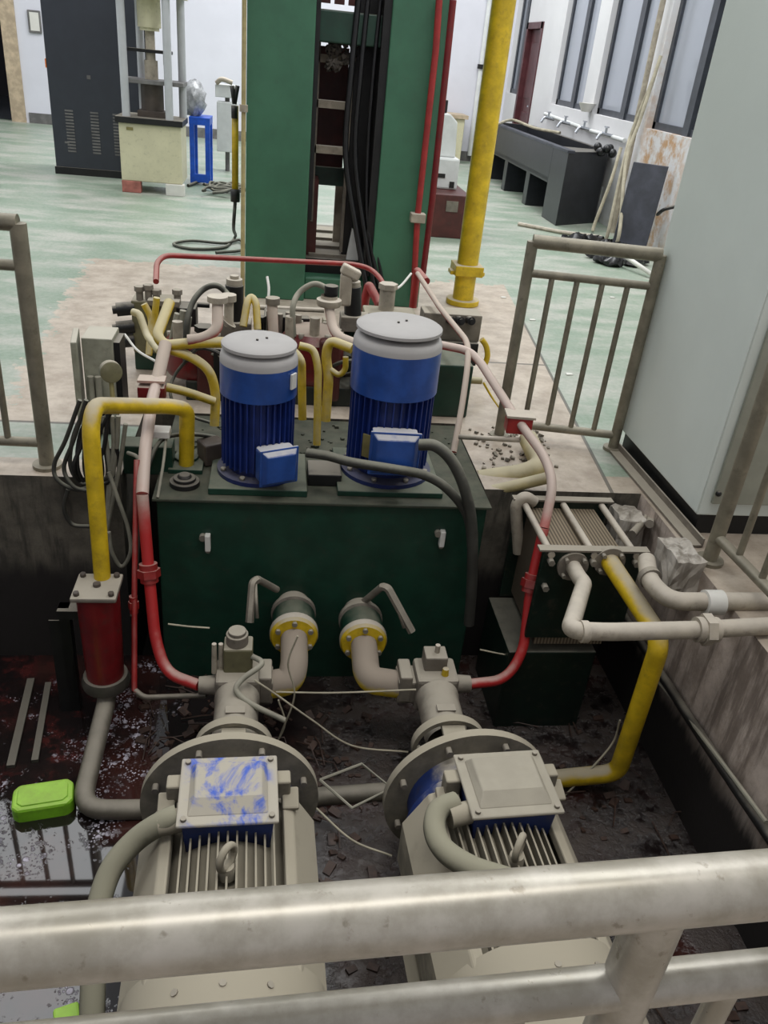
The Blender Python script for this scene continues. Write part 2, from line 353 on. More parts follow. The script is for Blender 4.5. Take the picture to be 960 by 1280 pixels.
def catmull(pts, k=8):
    P_ = [pts[0]*2-pts[1]]+pts+[pts[-1]*2-pts[-2]]; out = []
    for i in range(1, len(P_)-2):
        a, b, c, d = P_[i-1:i+3]
        for j in range(k):
            t = j/k; out.append(.5*((2*b)+(c-a)*t+(2*a-5*b+4*c-d)*t*t+(3*b-3*c+d-a)*t**3))
    out.append(pts[-1]); return out
def tag(o, label, cat=None, group=None, kind=None):
    if label: o['label'] = label
    if cat: o['category'] = cat
    if group: o['group'] = group
    if kind: o['kind'] = kind
    return o
def thing(name, loc, label, cat, group=None, rz=0):
    o = bpy.data.objects.new(name, None); C.objects.link(o); o.location = loc; o.rotation_euler = (0, 0, rz); o.empty_display_size = .1
    return tag(o, label, cat, group)
def struct(o, label=None): o['kind'] = 'structure'; return o
def copy_tree(o, parent=None):
    c = o.copy(); C.objects.link(c); c.parent = parent
    for ch in o.children: copy_tree(ch, c)
    return c

# ------------------------------------------------------------------ the hall
PX0, PX1, PY0, PY1, PZ = -3.4, 1.64, .52, 3.04, -.92       # the pit
NX0, NX1, NY1 = -.60, .925, 3.74                         # its bay for the tank
fl = MB()
def quad(x0, y0, x1, y1, z=0): fl.add([(x0, y0, z), (x1, y0, z), (x1, y1, z), (x0, y1, z)], [(0, 1, 2, 3)])
quad(-9, -3, PX0, 24); quad(PX1, -3, 9, 24); quad(PX0, -3, PX1, PY0)
quad(PX0, PY1, NX0, NY1); quad(NX1, PY1, PX1, NY1); quad(PX0, NY1, PX1, 24)
struct(fl.build('floor', 'floor', loc=(0, 0, 0)))
def slab(name, a, b, m, bevel=0): return struct(MB().bb(a, b).build(name, m, bevel=bevel))
slab('wall_pit_right', (PX1, PY0-.2, -1.1), (PX1+.3, PY1+.2, -.002), 'pitwall')
slab('wall_pit_far_left', (PX0, PY1, -1.1), (NX0, PY1+.3, -.002), 'pitwallfar')
slab('wall_pit_far_right', (NX1, PY1, -1.1), (PX1, PY1+.3, -.002), 'pitwallfar')
slab('wall_pit_left', (PX0-.3, PY0-.2, -1.1), (PX0, PY1+.2, -.002), 'pitwallfar')
slab('wall_pit_near', (PX0, PY0-.3, -1.1), (PX1, PY0, -.002), 'pitwallfar')
slab('wall_bay_back', (NX0, NY1, -1.1), (NX1, NY1+.2, -.002), 'pitwallfar')
slab('wall_bay_left', (NX0-.2, PY1+.3, -1.1), (NX0, NY1, -.002), 'pitwallfar')
slab('wall_bay_right', (NX1, PY1+.3, -1.1), (NX1+.2, NY1, -.002), 'pitwallfar')
slab('floor_pit', (PX0, PY0, -1.2), (PX1, NY1, -1.1), 'pitwallfar')
wt = MB(); wt.add([(PX0, PY0, PZ), (PX1, PY0, PZ), (PX1, PY1, PZ), (PX0, PY1, PZ)], [(0, 1, 2, 3)])
tag(wt.build('oily_water', 'water', loc=(0, 0, PZ)), 'dark oily water with pale scum standing in the pump pit', 'water', kind='stuff')

WX, WY, WH = 4.0, 16.0, 5.2
# right wall, with openings
openings = [(15.15, 16.0-.05, 1.18, 3.1), (11.75, 13.15, 1.16, 3.1), (9.75, 11.32, 1.16, 3.1), (7.75, 9.5, 1.14, 3.1)]
rw = MB()
edges = [-3]+[e for a in sorted([(14.23, 15.12)]+[(o[0], o[1]) for o in openings]) for e in a]+[WY+.2]
for a, b in zip(edges[::2], edges[1::2]): rw.bb((WX, a, 0), (WX+.24, b, WH))
for y0, y1, z0, z1 in openings: rw.bb((WX, y0, 0), (WX+.24, y1, z0)); rw.bb((WX, y0, z1), (WX+.24, y1, WH))
rw.bb((WX, 14.23, 2.2), (WX+.24, 15.12, WH))
struct(rw.build('wall_right', 'wallrust'))
for i, (y0, y1, z0, z1) in enumerate(openings):
    f = MB(); t = .07; xx = WX+.07
    f.bb((xx, y0, z0), (xx+.07, y1, z0+t)); f.bb((xx, y0, z1-t), (xx+.07, y1, z1))
    f.bb((xx, y0, z0), (xx+.07, y0+t, z1)); f.bb((xx, y1-t, z0), (xx+.07, y1, z1))
    ym = y0+(y1-y0)*(.42 if i < 3 else .5); f.bb((xx-.02, ym-.07, z0), (xx+.08, ym+.07, z1))
    fo = f.build('window_%d' % (i+1), 'windowframe'); struct(fo)
    p = MB()
    if i < 3: p.bb((xx+.02, y0+t, z0+t), (xx+.03, ym-.07, z1-t))
    p.bb((xx+.03, ym+.07, z0+t), (xx+.04, y1-t, z1-t))
    p.build('window_pane', 'pane', fo)
slab('wall_outside', (WX+.9, 6, 0), (WX+1.0, 11, 3.4), 'brick')
dr = MB().bb((WX+.06, 14.3, 0), (WX+.11, 15.05, 2.14)).build('door_1', 'door', bevel=.01); struct(dr)
dp = MB()
for z0, z1 in ((.25, .95), (1.15, 1.95)): dp.bb((WX+.045, 14.42, z0), (WX+.065, 14.93, z1))
dp.build('door_panel', 'door', dr, bevel=.02)
MB().box((WX+.03, 14.4, 1.05), (.05, .12, .025)).build('door_handle', 'chrome', dr)
tf = MB().bb((WX-.02, 14.2, 0), (WX+.1, 14.3, 2.23)).bb((WX-.02, 15.05, 0), (WX+.1, 15.15, 2.23)).bb((WX-.02, 14.2, 2.14), (WX+.1, 15.15, 2.23))
struct(tf.build('trim_1', 'door'))
# back wall and the opening at the left
slab('wall_back', (-4.25, WY, 0), (WX, WY+.2, WH), 'wall')
slab('baseboard_back', (-4.2, WY-.02, 0), (WX, WY, .16), 'base')
slab('trim_2', (-4.48, WY-.04, 0), (-4.25, WY+.24, 2.6), 'woodframe')
slab('wall_back_left', (-9, 21, 0), (-4, 21.2, WH), 'wallpink')
df = MB(); df.add([(-9, 16.2, .006), (-4.4, 16.2, .006), (-4.4, 21, .006), (-9, 21, .006)], [(0, 1, 2, 3)])
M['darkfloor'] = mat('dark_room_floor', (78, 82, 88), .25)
struct(df.build('floor_back_room', 'darkfloor'))
slab('ceiling_back_room', (-9, 16.2, 3.2), (-4, 21.2, 3.3), 'wallpink')
slab('wall_above_opening', (-9, WY, 2.6), (-4.25, WY+.2, WH), 'wall')
slab('wall_left', (-9.2, -3, 0), (-9, 21, WH), 'wall')
slab('wall_behind', (-9, -3.2, 0), (WX, -3, WH), 'wall')

# ------------------------------------------------------------------ near pit: railings
def railing(name, a, b, zt, label, rt=.03, rmid=.021, zmid=.81, zlow=None, posts=(), bal=(), m='rail', zb=0, pr=.026, br=.013, flange=True, group=None):
    """a, b: ends in plan; posts, bal: distances along it"""
    a, b = V((a[0], a[1], 0)), V((b[0], b[1], 0)); d = (b-a).normalized()
    t = thing(name, a+V((0, 0, zb)), label, 'railing', group)
    Z = lambda p, z: V((p.x, p.y, z))
    MB().cyl(Z(a, zt), Z(b, zt), rt, n=24).build('top_rail', m, t)
    MB().cyl(Z(a, zmid), Z(b, zmid), rmid, n=20).build('middle_rail', m, t)
    if zlow is not None: MB().cyl(Z(a, zlow), Z(b, zlow), .02, n=16).build('bottom_rail', m, t)
    for s in posts:
        p = a+d*s; q = MB().cyl(Z(p, zb), Z(p, zt), pr, n=20)
        q.build('post', m, t)
        if flange: MB().cyl(Z(p, zb), Z(p, zb+.015), pr*1.9, n=20).build('foot_flange', m, t)
    for s in bal:
        p = a+d*s; MB().cyl(Z(p, zlow if zlow is not None else zb), Z(p, zmid), br, n=12).build('baluster', m, t)
    return t
# left of the far kerb
LY = 3.127
xs = [-.9-.165-.165*i for i in range(8)]
railing('pit_railing', (-2.45, LY+.04), (-.9, LY), .96, 'dull steel railing on the far left kerb of the pit', rmid=.02, zmid=P(5, 331, y=LY).z, zlow=P(20, 552, y=LY).z,
        posts=(.02, 1.55), bal=[1.55-.14-.135*i for i in range(10)], m='raildull', pr=.03)
# gate section at the right far kerb
g0, g1 = V((1.12, 3.6, 0)), V((1.675, 3.5, 0))
L = (g1-g0).length
railing('pit_railing', (g0.x, g0.y), (g1.x, g1.y), .94, 'short steel railing section with four thin uprights between the pit corner and the pale cabinet', rmid=.018, zmid=P(745, 350, y=3.55).z, zlow=P(700, 536, y=3.55).z,
        posts=(0, L), bal=[L*k/5 for k in (1, 2, 3, 4)], m='raildull', pr=.025)
# near railing across the foreground
a = P(0, 1186, z=.96); b = P(960, 1105, z=.96); d = (b-a).normalized()
A, B = a-d*1.1, a+d*2.0
pm = P(823, 1147, z=.93); sp = (pm-A).dot(d)
railing('pit_railing', (A.x, A.y), (B.x, B.y), .96, 'thick scuffed stainless railing crossing the whole foreground', rt=.0305, rmid=.0215, zmid=.815, zlow=.1,
        posts=(.02, sp, 3.05), bal=[sp-.115-.115*k for k in range(10)]+[sp+.115+.115*k for k in range(10)], m='rail', pr=.026, br=.014)
# right-hand kerb railing running back from the near corner
r0 = P(886, 702, z=0)
ys = [r0.y-.17*k for k in range(1, 11)]
railing('pit_railing', (r0.x, r0.y), (B.x, B.y+.03), .96, 'dull steel railing along the right kerb in front of the pale cabinet', zmid=.815, zlow=P(900, 668, x=r0.x+.02).z,
        posts=(0,), bal=[.15*k for k in range(1, 12)], m='raildull', pr=.028, br=.013)

# ------------------------------------------------------------------ pale cabinet on the right
t = thing('control_cabinet', (2.2, 3.3, 0), 'large pale grey steel cabinet on a dark plinth at the right kerb', 'cabinet')
cx0, cx1, cy0, cy1 = 1.705, 2.65, 2.68, 3.56
MB().bb((cx0, cy0, .10), (cx1, cy1, 2.25)).build('cabinet_body', 'cabwhite', t, bevel=.006)
MB().bb((cx0+.03, cy0+.03, 0), (cx1-.04, cy1-.03, .10)).build('plinth', 'steelblk', t)
MB().bb((cx0-.006, cy0-.0, .11), (cx0, cy0+.04, 2.24)).bb((cx0-.006, cy0+.04, 2.2), (cx0, cy1, 2.24)).build('edge_strip', 'cabwhite', t, bevel=.003)
M['cabfront'] = mat('grey_green_cabinet_door', (150, 152, 138), .45, var=.06)
MB().bb((cx0+.04, cy0-.015, .16), (cx1-.04, cy0, 2.2)).build('front_panel', 'cabfront', t, bevel=.004)
MB().sphere((cx0+.05, cy0-.02, .21), .012).build('screw', 'steelblk', t)

# steel angle lying along the kerb in front of the cabinet
tag(MB().box((1.68, 3.04, .008), (.055, .9, .01), rz=.02).box((1.704, 3.04, .024), (.008, .9, .036), rz=.02).build('steel_angle', 'castgrey'), 'dusty steel angle bar lying on the kerb along the foot of the pale cabinet', 'metal bar')

# ------------------------------------------------------------------ green press column
t = thing('hydraulic_press', (.37, 6.2, 0), 'tall green press frame of two upright columns behind the pump unit', 'press')
Yp = 5.85
xl0, xl1 = P(306, 370, y=Yp).x, P(380, 370, y=Yp).x
xr0, xr1 = P(477, 180, y=Yp).x, P(545, 180, y=Yp).x
PH = 3.4
col = MB().bb((xl0, Yp, 0), (xl1, Yp+.75, PH)); c1 = col.build('column', 'green', t, bevel=.008)
MB().bb((xr0, Yp, 0), (xr1, Yp+.75, PH)).build('column', 'green', t, bevel=.008)
MB().bb((xl1, Yp+.1, 1.62), (xr0, Yp+.5, 1.80)).build('crossbeam', 'tank', t, bevel=.01)
MB().bb((xl1, Yp+.05, 0), (xr0, Yp+.2, .16)).build('lower_beam', 'green', t, bevel=.01)
MB().bb((xl1, Yp+.2, 0), (xr0, Yp+1.5, .26)).build('press_bed', 'steelblk', t)
MB().bb((xl1, Yp+.3, .26), (xl1+.08, Yp+.7, .78)).build('dark_panel', 'maroon', t)
MB().bb((xl1+.23, Yp+.74, .26), (xl1+.30, Yp+.78, .80)).build('edge_post', 'whitepipe', t)
MB().bb((xl1+.30, Yp+.75, .26), (xr0, Yp+.8, 1.2)).build('rear_plate', 'grimegreen', t)
# dark inner guide plate, ladder and back plates
MB().bb((xl1, Yp+.05, .55), (xl1+.03, Yp+.7, PH)).bb((xr0-.05, Yp+.02, .2), (xr0, Yp+.7, PH)).build('guide_plate', 'steelblk', t)
MB().add([], []).bb((xl1+.27, Yp+.3, .2), (xl1+.42, Yp+.42, PH)).build('centre_guide', 'steelblk', t, bevel=.01)
MB().bb((xl1+.42, Yp+.5, .9), (xr0-.05, Yp+.55, PH)).bb((xl1+.42, Yp+.5, .2), (xr0-.05, Yp+.55, .9)).build('rear_plate', 'steelblk', t)
MB().bb((xl1+.03, Yp+.72, .82), (xl1+.27, Yp+.74, 1.6)).build('dark_panel', 'maroon', t)
MB().bb((xl1+.03, Yp+.5, .72), (xl1+.27, Yp+.56, .84)).build('lower_crossbar', 'tank', t)
for pyy in (73, 130, 187):
    z = P(410, pyy, y=Yp+.3).z
    MB().bb((xl1+.04, Yp+.28, z-.025), (xl1+.26, Yp+.36, z+.022)).build('rung', 'whitepipe', t)
MB().bb((xl1+.035, Yp+.28, .5), (xl1+.05, Yp+.34, 1.75)).bb((xl1+.255, Yp+.28, .3), (xl1+.275, Yp+.34, 1.75)).build('ladder_rail', 'castgrey', t)
for k in range(3):
    MB().bb((xl1+.035+.09*k, Yp+.31, 1.84), (xl1+.10+.09*k, Yp+.33, 2.0)).build('inspection_plate', 'maroon', t)
for k in range(4):
    MB().bb((xl1+.03, Yp+.26+.3*k, .26), (xr0-.06, Yp+.42+.3*k, .28)).build('bed_slat', 'castgrey', t)
# hanging black hose bundle inside the press
for k, (x0, x1) in enumerate(((434, 446), (446, 456), (462, 462), (470, 468))):
    MB().tube([P(x0+14, 0, y=Yp+.1), P(x0+5, 90, y=Yp+.08), P(x0-2, 190, y=Yp+.08), P(x1-2, 280, y=Yp+.04), P(x1+14, 370, y=Yp-.03)], .02-.003*k, spline=True, n=10).build('hose', 'rubbish', t)
cl = MB(); M['oldbrown0'] = mat('grey_brown_dirt', (92, 86, 78), .7, grime=.6)
for k in range(9):
    cl.sphere((xl1+.1+.05*(k % 4)+.02*rnd.random(), Yp+.2, 1.5+.045*(k//2)), .03, sc=(1, .6, 1.1))
for v in cl.v: v += V([rnd.uniform(-.014, .014) for _ in range(3)])
cl.build('dirt_clump', 'oldbrown0', t)
# white cloth scrap on the bed
tag(MB().prism([(0, 0), (.09, 0), (.07, .2), (.03, .22)], 0, .03).xf(Matrix.Translation((xl1+.30, Yp+.22, .262))).build('rag', 'white'), 'small white rag standing on the press bed between the green columns', 'rag')
# red pipes on the right green column
t = thing('red_riser_pipe', P(520, 375, y=5.7), 'thin red pipe clipped up the face of the right green column', 'pipe')
MB().tube([P(549, 0, y=5.8), P(545, 60, y=5.8), P(522, 270, y=5.8), P(516, 378, y=5.8)], .021, n=12).build('pipe', 'red', t)
MB().box(P(522, 272, y=5.8), (.1, .08, .06)).build('pipe_clip', 'whitepipe', t, bevel=.005)
tag(MB().tube([P(566, 0, y=5.86), P(540, 250, y=5.86), P(528, 345, y=5.86)], .024).build('red_riser_pipe', 'darkred'), 'dark red pipe running down the right outer edge of the green press', 'pipe')

# yellow vertical pole and base
t = thing('yellow_standpipe', (1.42, 6.08, 0), 'thick bright yellow standpipe rising to the right of the green press', 'pipe')
bp = P(578, 376, z=.02)
MB().cyl((bp.x, bp.y, 0), (bp.x, bp.y, 3.4), .078, n=28).build('pipe', 'yellow', t)
MB().box((bp.x, bp.y, .26), (.21, .21, .075)).box((bp.x, bp.y+.0, .235), (.26, .1, .03)).build('clamp', 'yellow', t, bevel=.006)
MB().cyl((bp.x, bp.y, 0), (bp.x, bp.y, .04), .125, n=28).build('base_flange', 'yellow', t, bevel=.006)
tag(MB().tube([P(628, 100, y=6.4), P(612, 160, y=6.3), P(592, 270, y=6.2), P(577, 330, y=6.2), P(572, 372, z=.008)], .008, spline=True).build('cable', 'hose'), 'thin pale cable running down beside the yellow standpipe', 'cable')

# pale yellow pipe and black-tipped yellow bar to the left of the press
t = thing('yellow_riser_pipe', P(303, 380, z=0), 'slim pale yellow pipe standing at the left edge of the green press', 'pipe')
pb = P(303, 380, z=0)
MB().cyl(pb, pb+V((0, 0, 3.2)), .014).build('pipe', 'cream_pipe', t)
MB().cyl(pb+V((0, 0, 1.2)), pb+V((0, 0, 1.24)), .026).build('coupling', 'whitepipe', t)
t = thing('yellow_bar', P(295, 252, y=6.5), 'yellow bar with black forked ends hanging left of the press', 'hoist pendant')
yb = 6.5
MB().tube([P(294, 238, y=yb), P(294, 132, y=yb)], .032, n=4).build('bar', 'yellow', t)
MB().tube([P(294, 252, y=yb), P(294, 236, y=yb)], .034, n=8).build('lower_end', 'black', t)
MB().tube([P(293, 148, y=yb-.03), P(293, 132, y=yb-.03)], .022, n=8).tube([P(293, 130, y=yb), P(290, 107, y=yb)], .016, n=6).tube([P(293, 130, y=yb), P(297, 107, y=yb)], .016, n=6).build('black_end', 'black', t)
cc = P(262, 305, z=.02)
tag(MB().tube([P(294, 252, y=yb), P(292, 285, y=6.6), P(294, 296, z=.015), P(280, 309, z=.015), P(240, 311, z=.015), P(217, 305, z=.015), P(240, 301, z=.02), P(280, 304, z=.02), P(300, 300, z=.02), P(303, 312, z=.02), P(270, 316, z=.02)], .013, spline=True, n=8).build('cable', 'cable'), 'dark cable coiled on the floor at the left foot of the green press', 'cable')

# ------------------------------------------------------------------ far left: cabinet, testing machine
t = thing('equipment_cabinet', (-2.2, 11.0, 0), 'tall charcoal cabinet with three vent grilles against the back left wall', 'cabinet')
bx0, bx1, by = -2.58, -1.48, 10.75
MB().bb((bx0, by, .03), (bx1, by+.7, 2.3)).build('cabinet_body', 'dkcab', t, bevel=.01)
MB().bb((bx0-.01, by-.02, 0), (bx1+.01, by+.7, .08)).build('plinth', 'steelblk', t)
for x in (-2.38, -2.1, -1.85):
    v = MB()
    for k in range(14): v.bb((x-.045, by-.006, .25+.033*k), (x+.045, by, .268+.033*k))
    v.build('vent_grille', 'base', t)
M['orange'] = mat('orange_sticker', (222, 120, 40), .5)
MB().box((bx0-.004, by+.02, 1.15), (.012, .05, .09)).build('sticker', 'orange', t)
MB().box((-2.43, by-.004, .35), (.05, .006, .02)).build('badge', 'base', t)
MB().box((-2.13, by-.004, 1.05), (.04, .006, .04)).build('badge', 'base', t)

M['palecol'] = mat('pale_grey_column', (184, 186, 188), .35, metal=.1, var=.04)
t = thing('testing_machine', (-1.33, 10.1, 0), 'cream tensile testing machine with four grey columns on brick feet', 'testing machine')
a = P(150, 236, z=.12); ty = 9.83; ax = -1.68; bx = -1.03
MB().bb((ax, ty, .12), (bx, ty+.55, .70)).build('base_cabinet', 'cream', t, bevel=.01)
MB().bb((ax-.03, ty-.03, .70), (bx+.02, ty+.57, .76)).build('table_top', 'steelblk', t, bevel=.005)
MB().bb((ax+.08, ty-.005, .63), (ax+.15, ty, .66)).build('nameplate', 'brass', t)
for x, y in ((ax+.08, ty+.05), (bx-.12, ty+.03), (ax+.2, ty+.47), (bx-.02, ty+.47)):
    MB().cyl((x, y, .76), (x, y, 2.4), .042, n=16).build('column', 'palecol', t)
MB().cyl((-1.35, ty+.27, 1.6), (-1.35, ty+.27, 1.9), .12).cyl((-1.35, ty+.27, 1.57), (-1.35, ty+.27, 1.6), .1).build('upper_grip', 'cream', t)
MB().cyl((-1.35, ty+.27, 1.3), (-1.35, ty+.27, 1.57), .05).cyl((-1.35, ty+.27, 1.12), (-1.35, ty+.27, 1.3), .07).build('piston_rod', 'whitepipe', t)
MB().bb((ax+.1, ty+.2, 1.37), (bx-.1, ty+.36, 1.40)).cyl((bx-.17, ty+.2, 1.27), (bx-.17, ty+.2, 1.37), .015).build('clamp_arm', 'steelblk', t)
MB().bb((ax+.05, ty+.05, 1.08), (bx+.03, ty+.5, 1.12)).build('crosshead', 'base', t, bevel=.005)
M['oldbrown'] = mat('brown_oiled_iron', (84, 74, 66), .5, grime=.3)
MB().cyl((-1.35, ty+.27, .8), (-1.35, ty+.27, 1.08), .12).bb((-1.5, ty+.15, .76), (-1.2, ty+.4, .82)).build('lower_grip', 'oldbrown', t, bevel=.005)
MB().bb((ax-.02, ty-.03, 1.88), (bx+.05, ty+.57, 1.98)).build('top_plate', 'cream', t, bevel=.005)
for (x, y, m, lab) in ((ax+.1, ty+.05, 'brickred', 'reddish brick under the left front corner of the cream testing machine'), (bx-.08, ty+.03, 'label', 'pale brick under the right front corner of the cream testing machine')):
    tag(MB().bb((x-.1, y-.06, 0), (x+.1, y+.06, .12)).build('brick', m, bevel=.006), lab, 'brick')

# blue stand with plastic-wrapped motor
t = thing('blue_stand', (-.8, 10.3, 0), 'bright blue steel frame stand to the right of the cream testing machine', 'stand')
sx0, sx1, sy = -1.0, -.82, 10.75
for x in (sx0, sx1):
    for y in (sy, sy+.4): MB().box((x, y, .36), (.055, .055, .72)).build('leg', 'brightblue', t)
MB().bb((sx0-.03, sy-.03, .66), (sx1+.03, sy+.43, .74)).build('top_frame', 'brightblue', t)
MB().bb((sx0-.03, sy-.03, .03), (sx1+.03, sy+.03, .12)).build('frame_rail', 'brightblue', t)
pl = MB().sphere((0, 0, 0), .2, 18, 10, (.75, .8, 1.0))
for v in pl.v:
    v += V((rnd.uniform(-.022, .022),)*3); v.z = max(v.z, -.17)
tag(pl.xf(Matrix.Translation((-1.0, 10.97, .91))).build('wrapped_machine', 'plastic'), 'grey lump wrapped in crumpled plastic on the blue stand', 'wrapped machine')
# pale small cabinet and debris beside it
t = thing('switch_box', (-.45, 12.0, 0), 'small pale box on a post beside the blue stand', 'box')
q = P(272, 190, z=0.1)
sh = P(271, 150, y=12).x+.62
MB().bb((-.62+sh, 12.0, .25), (-.36+sh, 12.25, .85)).build('box_body', 'white', t, bevel=.01)
MB().bb((-.64+sh, 12.02, .9), (-.36+sh, 12.2, 1.05)).build('upper_box', 'white', t, bevel=.01)
MB().cyl((-.49+sh, 12.12, 0), (-.49+sh, 12.12, .9), .03).build('post', 'base', t)
MB().tube([V((-.62+sh, 12.0, 1.06)), V((-.55+sh, 11.98, 1.11)), V((-.42+sh, 12, 1.08))], .03, spline=True).build('valve', 'whitepipe', t)
dbm = MB()
for k in range(7):
    c = V((-.75+.3*rnd.random(), 9.9+.6*rnd.random(), .04)); R = .1+.08*rnd.random(); a0 = rnd.random()*6
    dbm.tube([c+V((R*math.cos(a0+j*.8), R*.8*math.sin(a0+j*.8), .02+.015*(j % 3))) for j in range(8)], .016, spline=True, n=8)
tag(dbm.build('cable_heap', 'cable'), 'tangled heap of grey cable on the floor by the blue stand', 'cables', kind='stuff')
tag(MB().tube([P(235, 232, z=.02), P(255, 226, z=.03), P(275, 232, z=.03), P(290, 228, z=.03)], .018, spline=True).build('cable', 'cable'), 'dark cable trailing over the floor right of the testing machine', 'cable')
# wall switch
tag(MB().box((P(43, 27, y=15.97).x, 15.98, P(43, 27, y=15.97).z), (.2, .04, .32)).build('wall_panel', 'base', bevel=.01), 'small framed panel on the white wall left of the charcoal cabinet', 'wall panel')
MB().box((P(43, 27, y=15.95).x, 15.957, P(43, 27, y=15.95).z), (.14, .012, .26)).build('panel_face', 'label', bpy.data.objects['wall_panel'])
tag(MB().bb((-6.4, 17.5, 0.0), (-5.2, 17.6, 2.4)).build('dark_curtain', 'rubbish'), 'black screen standing in the dark room beyond the left opening', 'screen')

# ------------------------------------------------------------------ far right: white machine, sink, clutter
t = thing('white_machine', (1.8, 8.8, 0), 'white bench machine with a dark knob to the right of the green press', 'machine')
wx, wy = 1.60, 8.9
MB().bb((wx-.35, wy, .42), (wx+.26, wy+.5, .72)).build('lower_body', 'white', t, bevel=.02)
MB().prism([(wx-.3, .72), (wx+.22, .72), (wx+.20, 1.05), (wx+.12, 1.12), (wx-.3, 1.12)], wy+.08, wy+.42).build('upper_body', 'white', t, bevel=.015)
MB().cyl((wx+.04, wy+.2, 1.12), (wx+.04, wy+.2, 1.24), .06).build('knob', 'steelblk', t, bevel=.01)
MB().box((wx+.05, wy-.003, .55), (.14, .01, .04)).box((wx+.2, wy-.003, .47), (.05, .01, .06)).build('slot', 'black', t)
t = thing('maroon_crate', (1.7, 8.6, 0), 'low maroon steel base box under the white machine', 'box')
MB().bb((wx-.45, wy-.35, 0), (wx+.35, wy+.55, .42)).build('box_body', 'maroon', t, bevel=.01)
MB().bb((wx+.1, wy-.36, .26), (wx+.22, wy-.35, .36)).build('label_plate', 'castgrey', t)
t = thing('low_cupboard', (2.2, 15.5, 0), 'low cream cupboard against the back wall seen left of the yellow standpipe', 'cupboard')
q = P(575, 165, y=15.4)
MB().bb((2.35, 15.35, .02), (3.2, 15.9, .72)).build('cupboard_body', 'cream', t, bevel=.01)
MB().bb((2.32, 15.32, .72), (3.25, 15.92, .78)).build('top_board', 'woodframe', t)
MB().bb((2.42, 15.33, .1), (2.75, 15.35, .64)).build('cupboard_door', 'oldbrown', t)
for i, px in enumerate((600, 611)):
    t = thing('wall_conduit', P(px, 200, y=15.9), ['white conduit pipe on the back wall, nearer the press', 'white conduit pipe on the back wall, nearer the corner'][i], 'pipe', 'conduits on the back wall')
    x = P(px, 100, y=15.9).x
    MB().cyl((x, 15.93, .1), (x, 15.93, 4.5), .045).build('pipe', 'white', t)
    for z in (1.5, 2.6): MB().cyl((x, 15.93, z), (x, 15.93, z+.07), .07).build('clip', 'steelblk', t)

# stone sink
t = thing('stone_sink', (3.6, 11.9, 0), 'long black stone wash trough against the right wall under the windows', 'sink')
sx0, sx1, y0, y1 = 3.28, 3.98, 9.78, 13.9
s = MB()
yq = y0+.6; s.bb((sx0, yq, .42), (sx0+.06, y1, .81)); s.bb((sx1-.06, yq, .42), (sx1, y1, .81))
s.bb((sx0+.06, y1-.06, .42), (sx1-.06, y1, .81)); s.bb((sx0+.06, yq, .42), (sx1-.06, yq+.06, .81)); s.bb((sx0, yq, .40), (sx1, y1, .46))
s.build('basin', 'slate', t, bevel=.006)
rim = MB().bb((sx0-.012, y0, .79), (sx0+.075, y1, .825)); rim.build('rim', 'slategrey', t, bevel=.006)
for yy in (11.3, 12.5, 13.75): MB().bb((sx0+.01, yy-.09, 0), (sx1-.05, yy+.09, .41)).build('pier', 'slate', t, bevel=.005)
# slanted near end block
MB().prism([(sx0, y0), (sx0+.62, y0+.42), (sx1, y0+.6), (sx0, y0+.6)], 0, .81, 'z').build('end_panel', 'slate', t, bevel=.006)
t = thing('tap_pipe', (3.96, 11.5, 1.0), 'pale water pipe with several taps along the wall over the black trough', 'taps')
MB().tube([(3.95, 9.9, .97), (3.95, 11.2, .97), (3.95, 13.2, 1.02)], .025).build('supply_pipe', 'white', t)
for yy in (10.3, 11.1, 11.9, 12.7):
    tp = MB().tube([(3.95, yy, .98), (3.80, yy, 1.0), (3.76, yy, .93)], .02, bend=.02).cyl((3.86, yy, .99), (3.86, yy, 1.07), .015).box((3.86, yy, 1.07), (.03, .09, .015))
    tp.build('tap', 'chrome', t)
tag(MB().lathe([(.0, 0), (.06, 0), (.11, .1), (.1, .1), (.055, .012), (0, .012)], (3.93, 11.35, 1.17)).build('bowl', 'label'), 'small white bowl on the window sill above the taps', 'bowl')
# pipe and hoses in the corner pier
tag(MB().cyl((3.93, 9.62, 0), (3.93, 9.62, 3.6), .03).build('drain_pipe', 'whitepipe'), 'vertical stained pipe on the wall between the two nearest windows', 'pipe')
for i, pts in enumerate((((818, 95), (790, 165), (778, 210), (762, 282)), ((826, 70), (800, 150), (783, 200), (775, 285)), ((776, 185), (764, 225), (744, 278)))):
    tag(MB().tube([P(x, y, x=3.9-.12*k) for k, (x, y) in enumerate(pts)]+[V((P(pts[-1][0], pts[-1][1], x=3.9-.12*(len(pts)-1)).x-.02, P(pts[-1][0], pts[-1][1], x=3.9-.12*(len(pts)-1)).y-.03, .02))], .02, spline=True, n=8).build('hose', 'rope'), ['pale hose hanging down the wall to the floor by the trough, left of two', 'pale hose hanging down the wall to the floor by the trough, right of two', 'short pale hose draped down the end of the black trough'][i], 'hose')
vb = MB()
for k in range(6): vb.sphere((3.86-.06*(k % 3), 9.95+.04*k, .82+.04*(k % 2)), .05)
tag(vb.build('rag', 'rubbish'), 'black rag bunched on the near corner of the trough', 'rag')
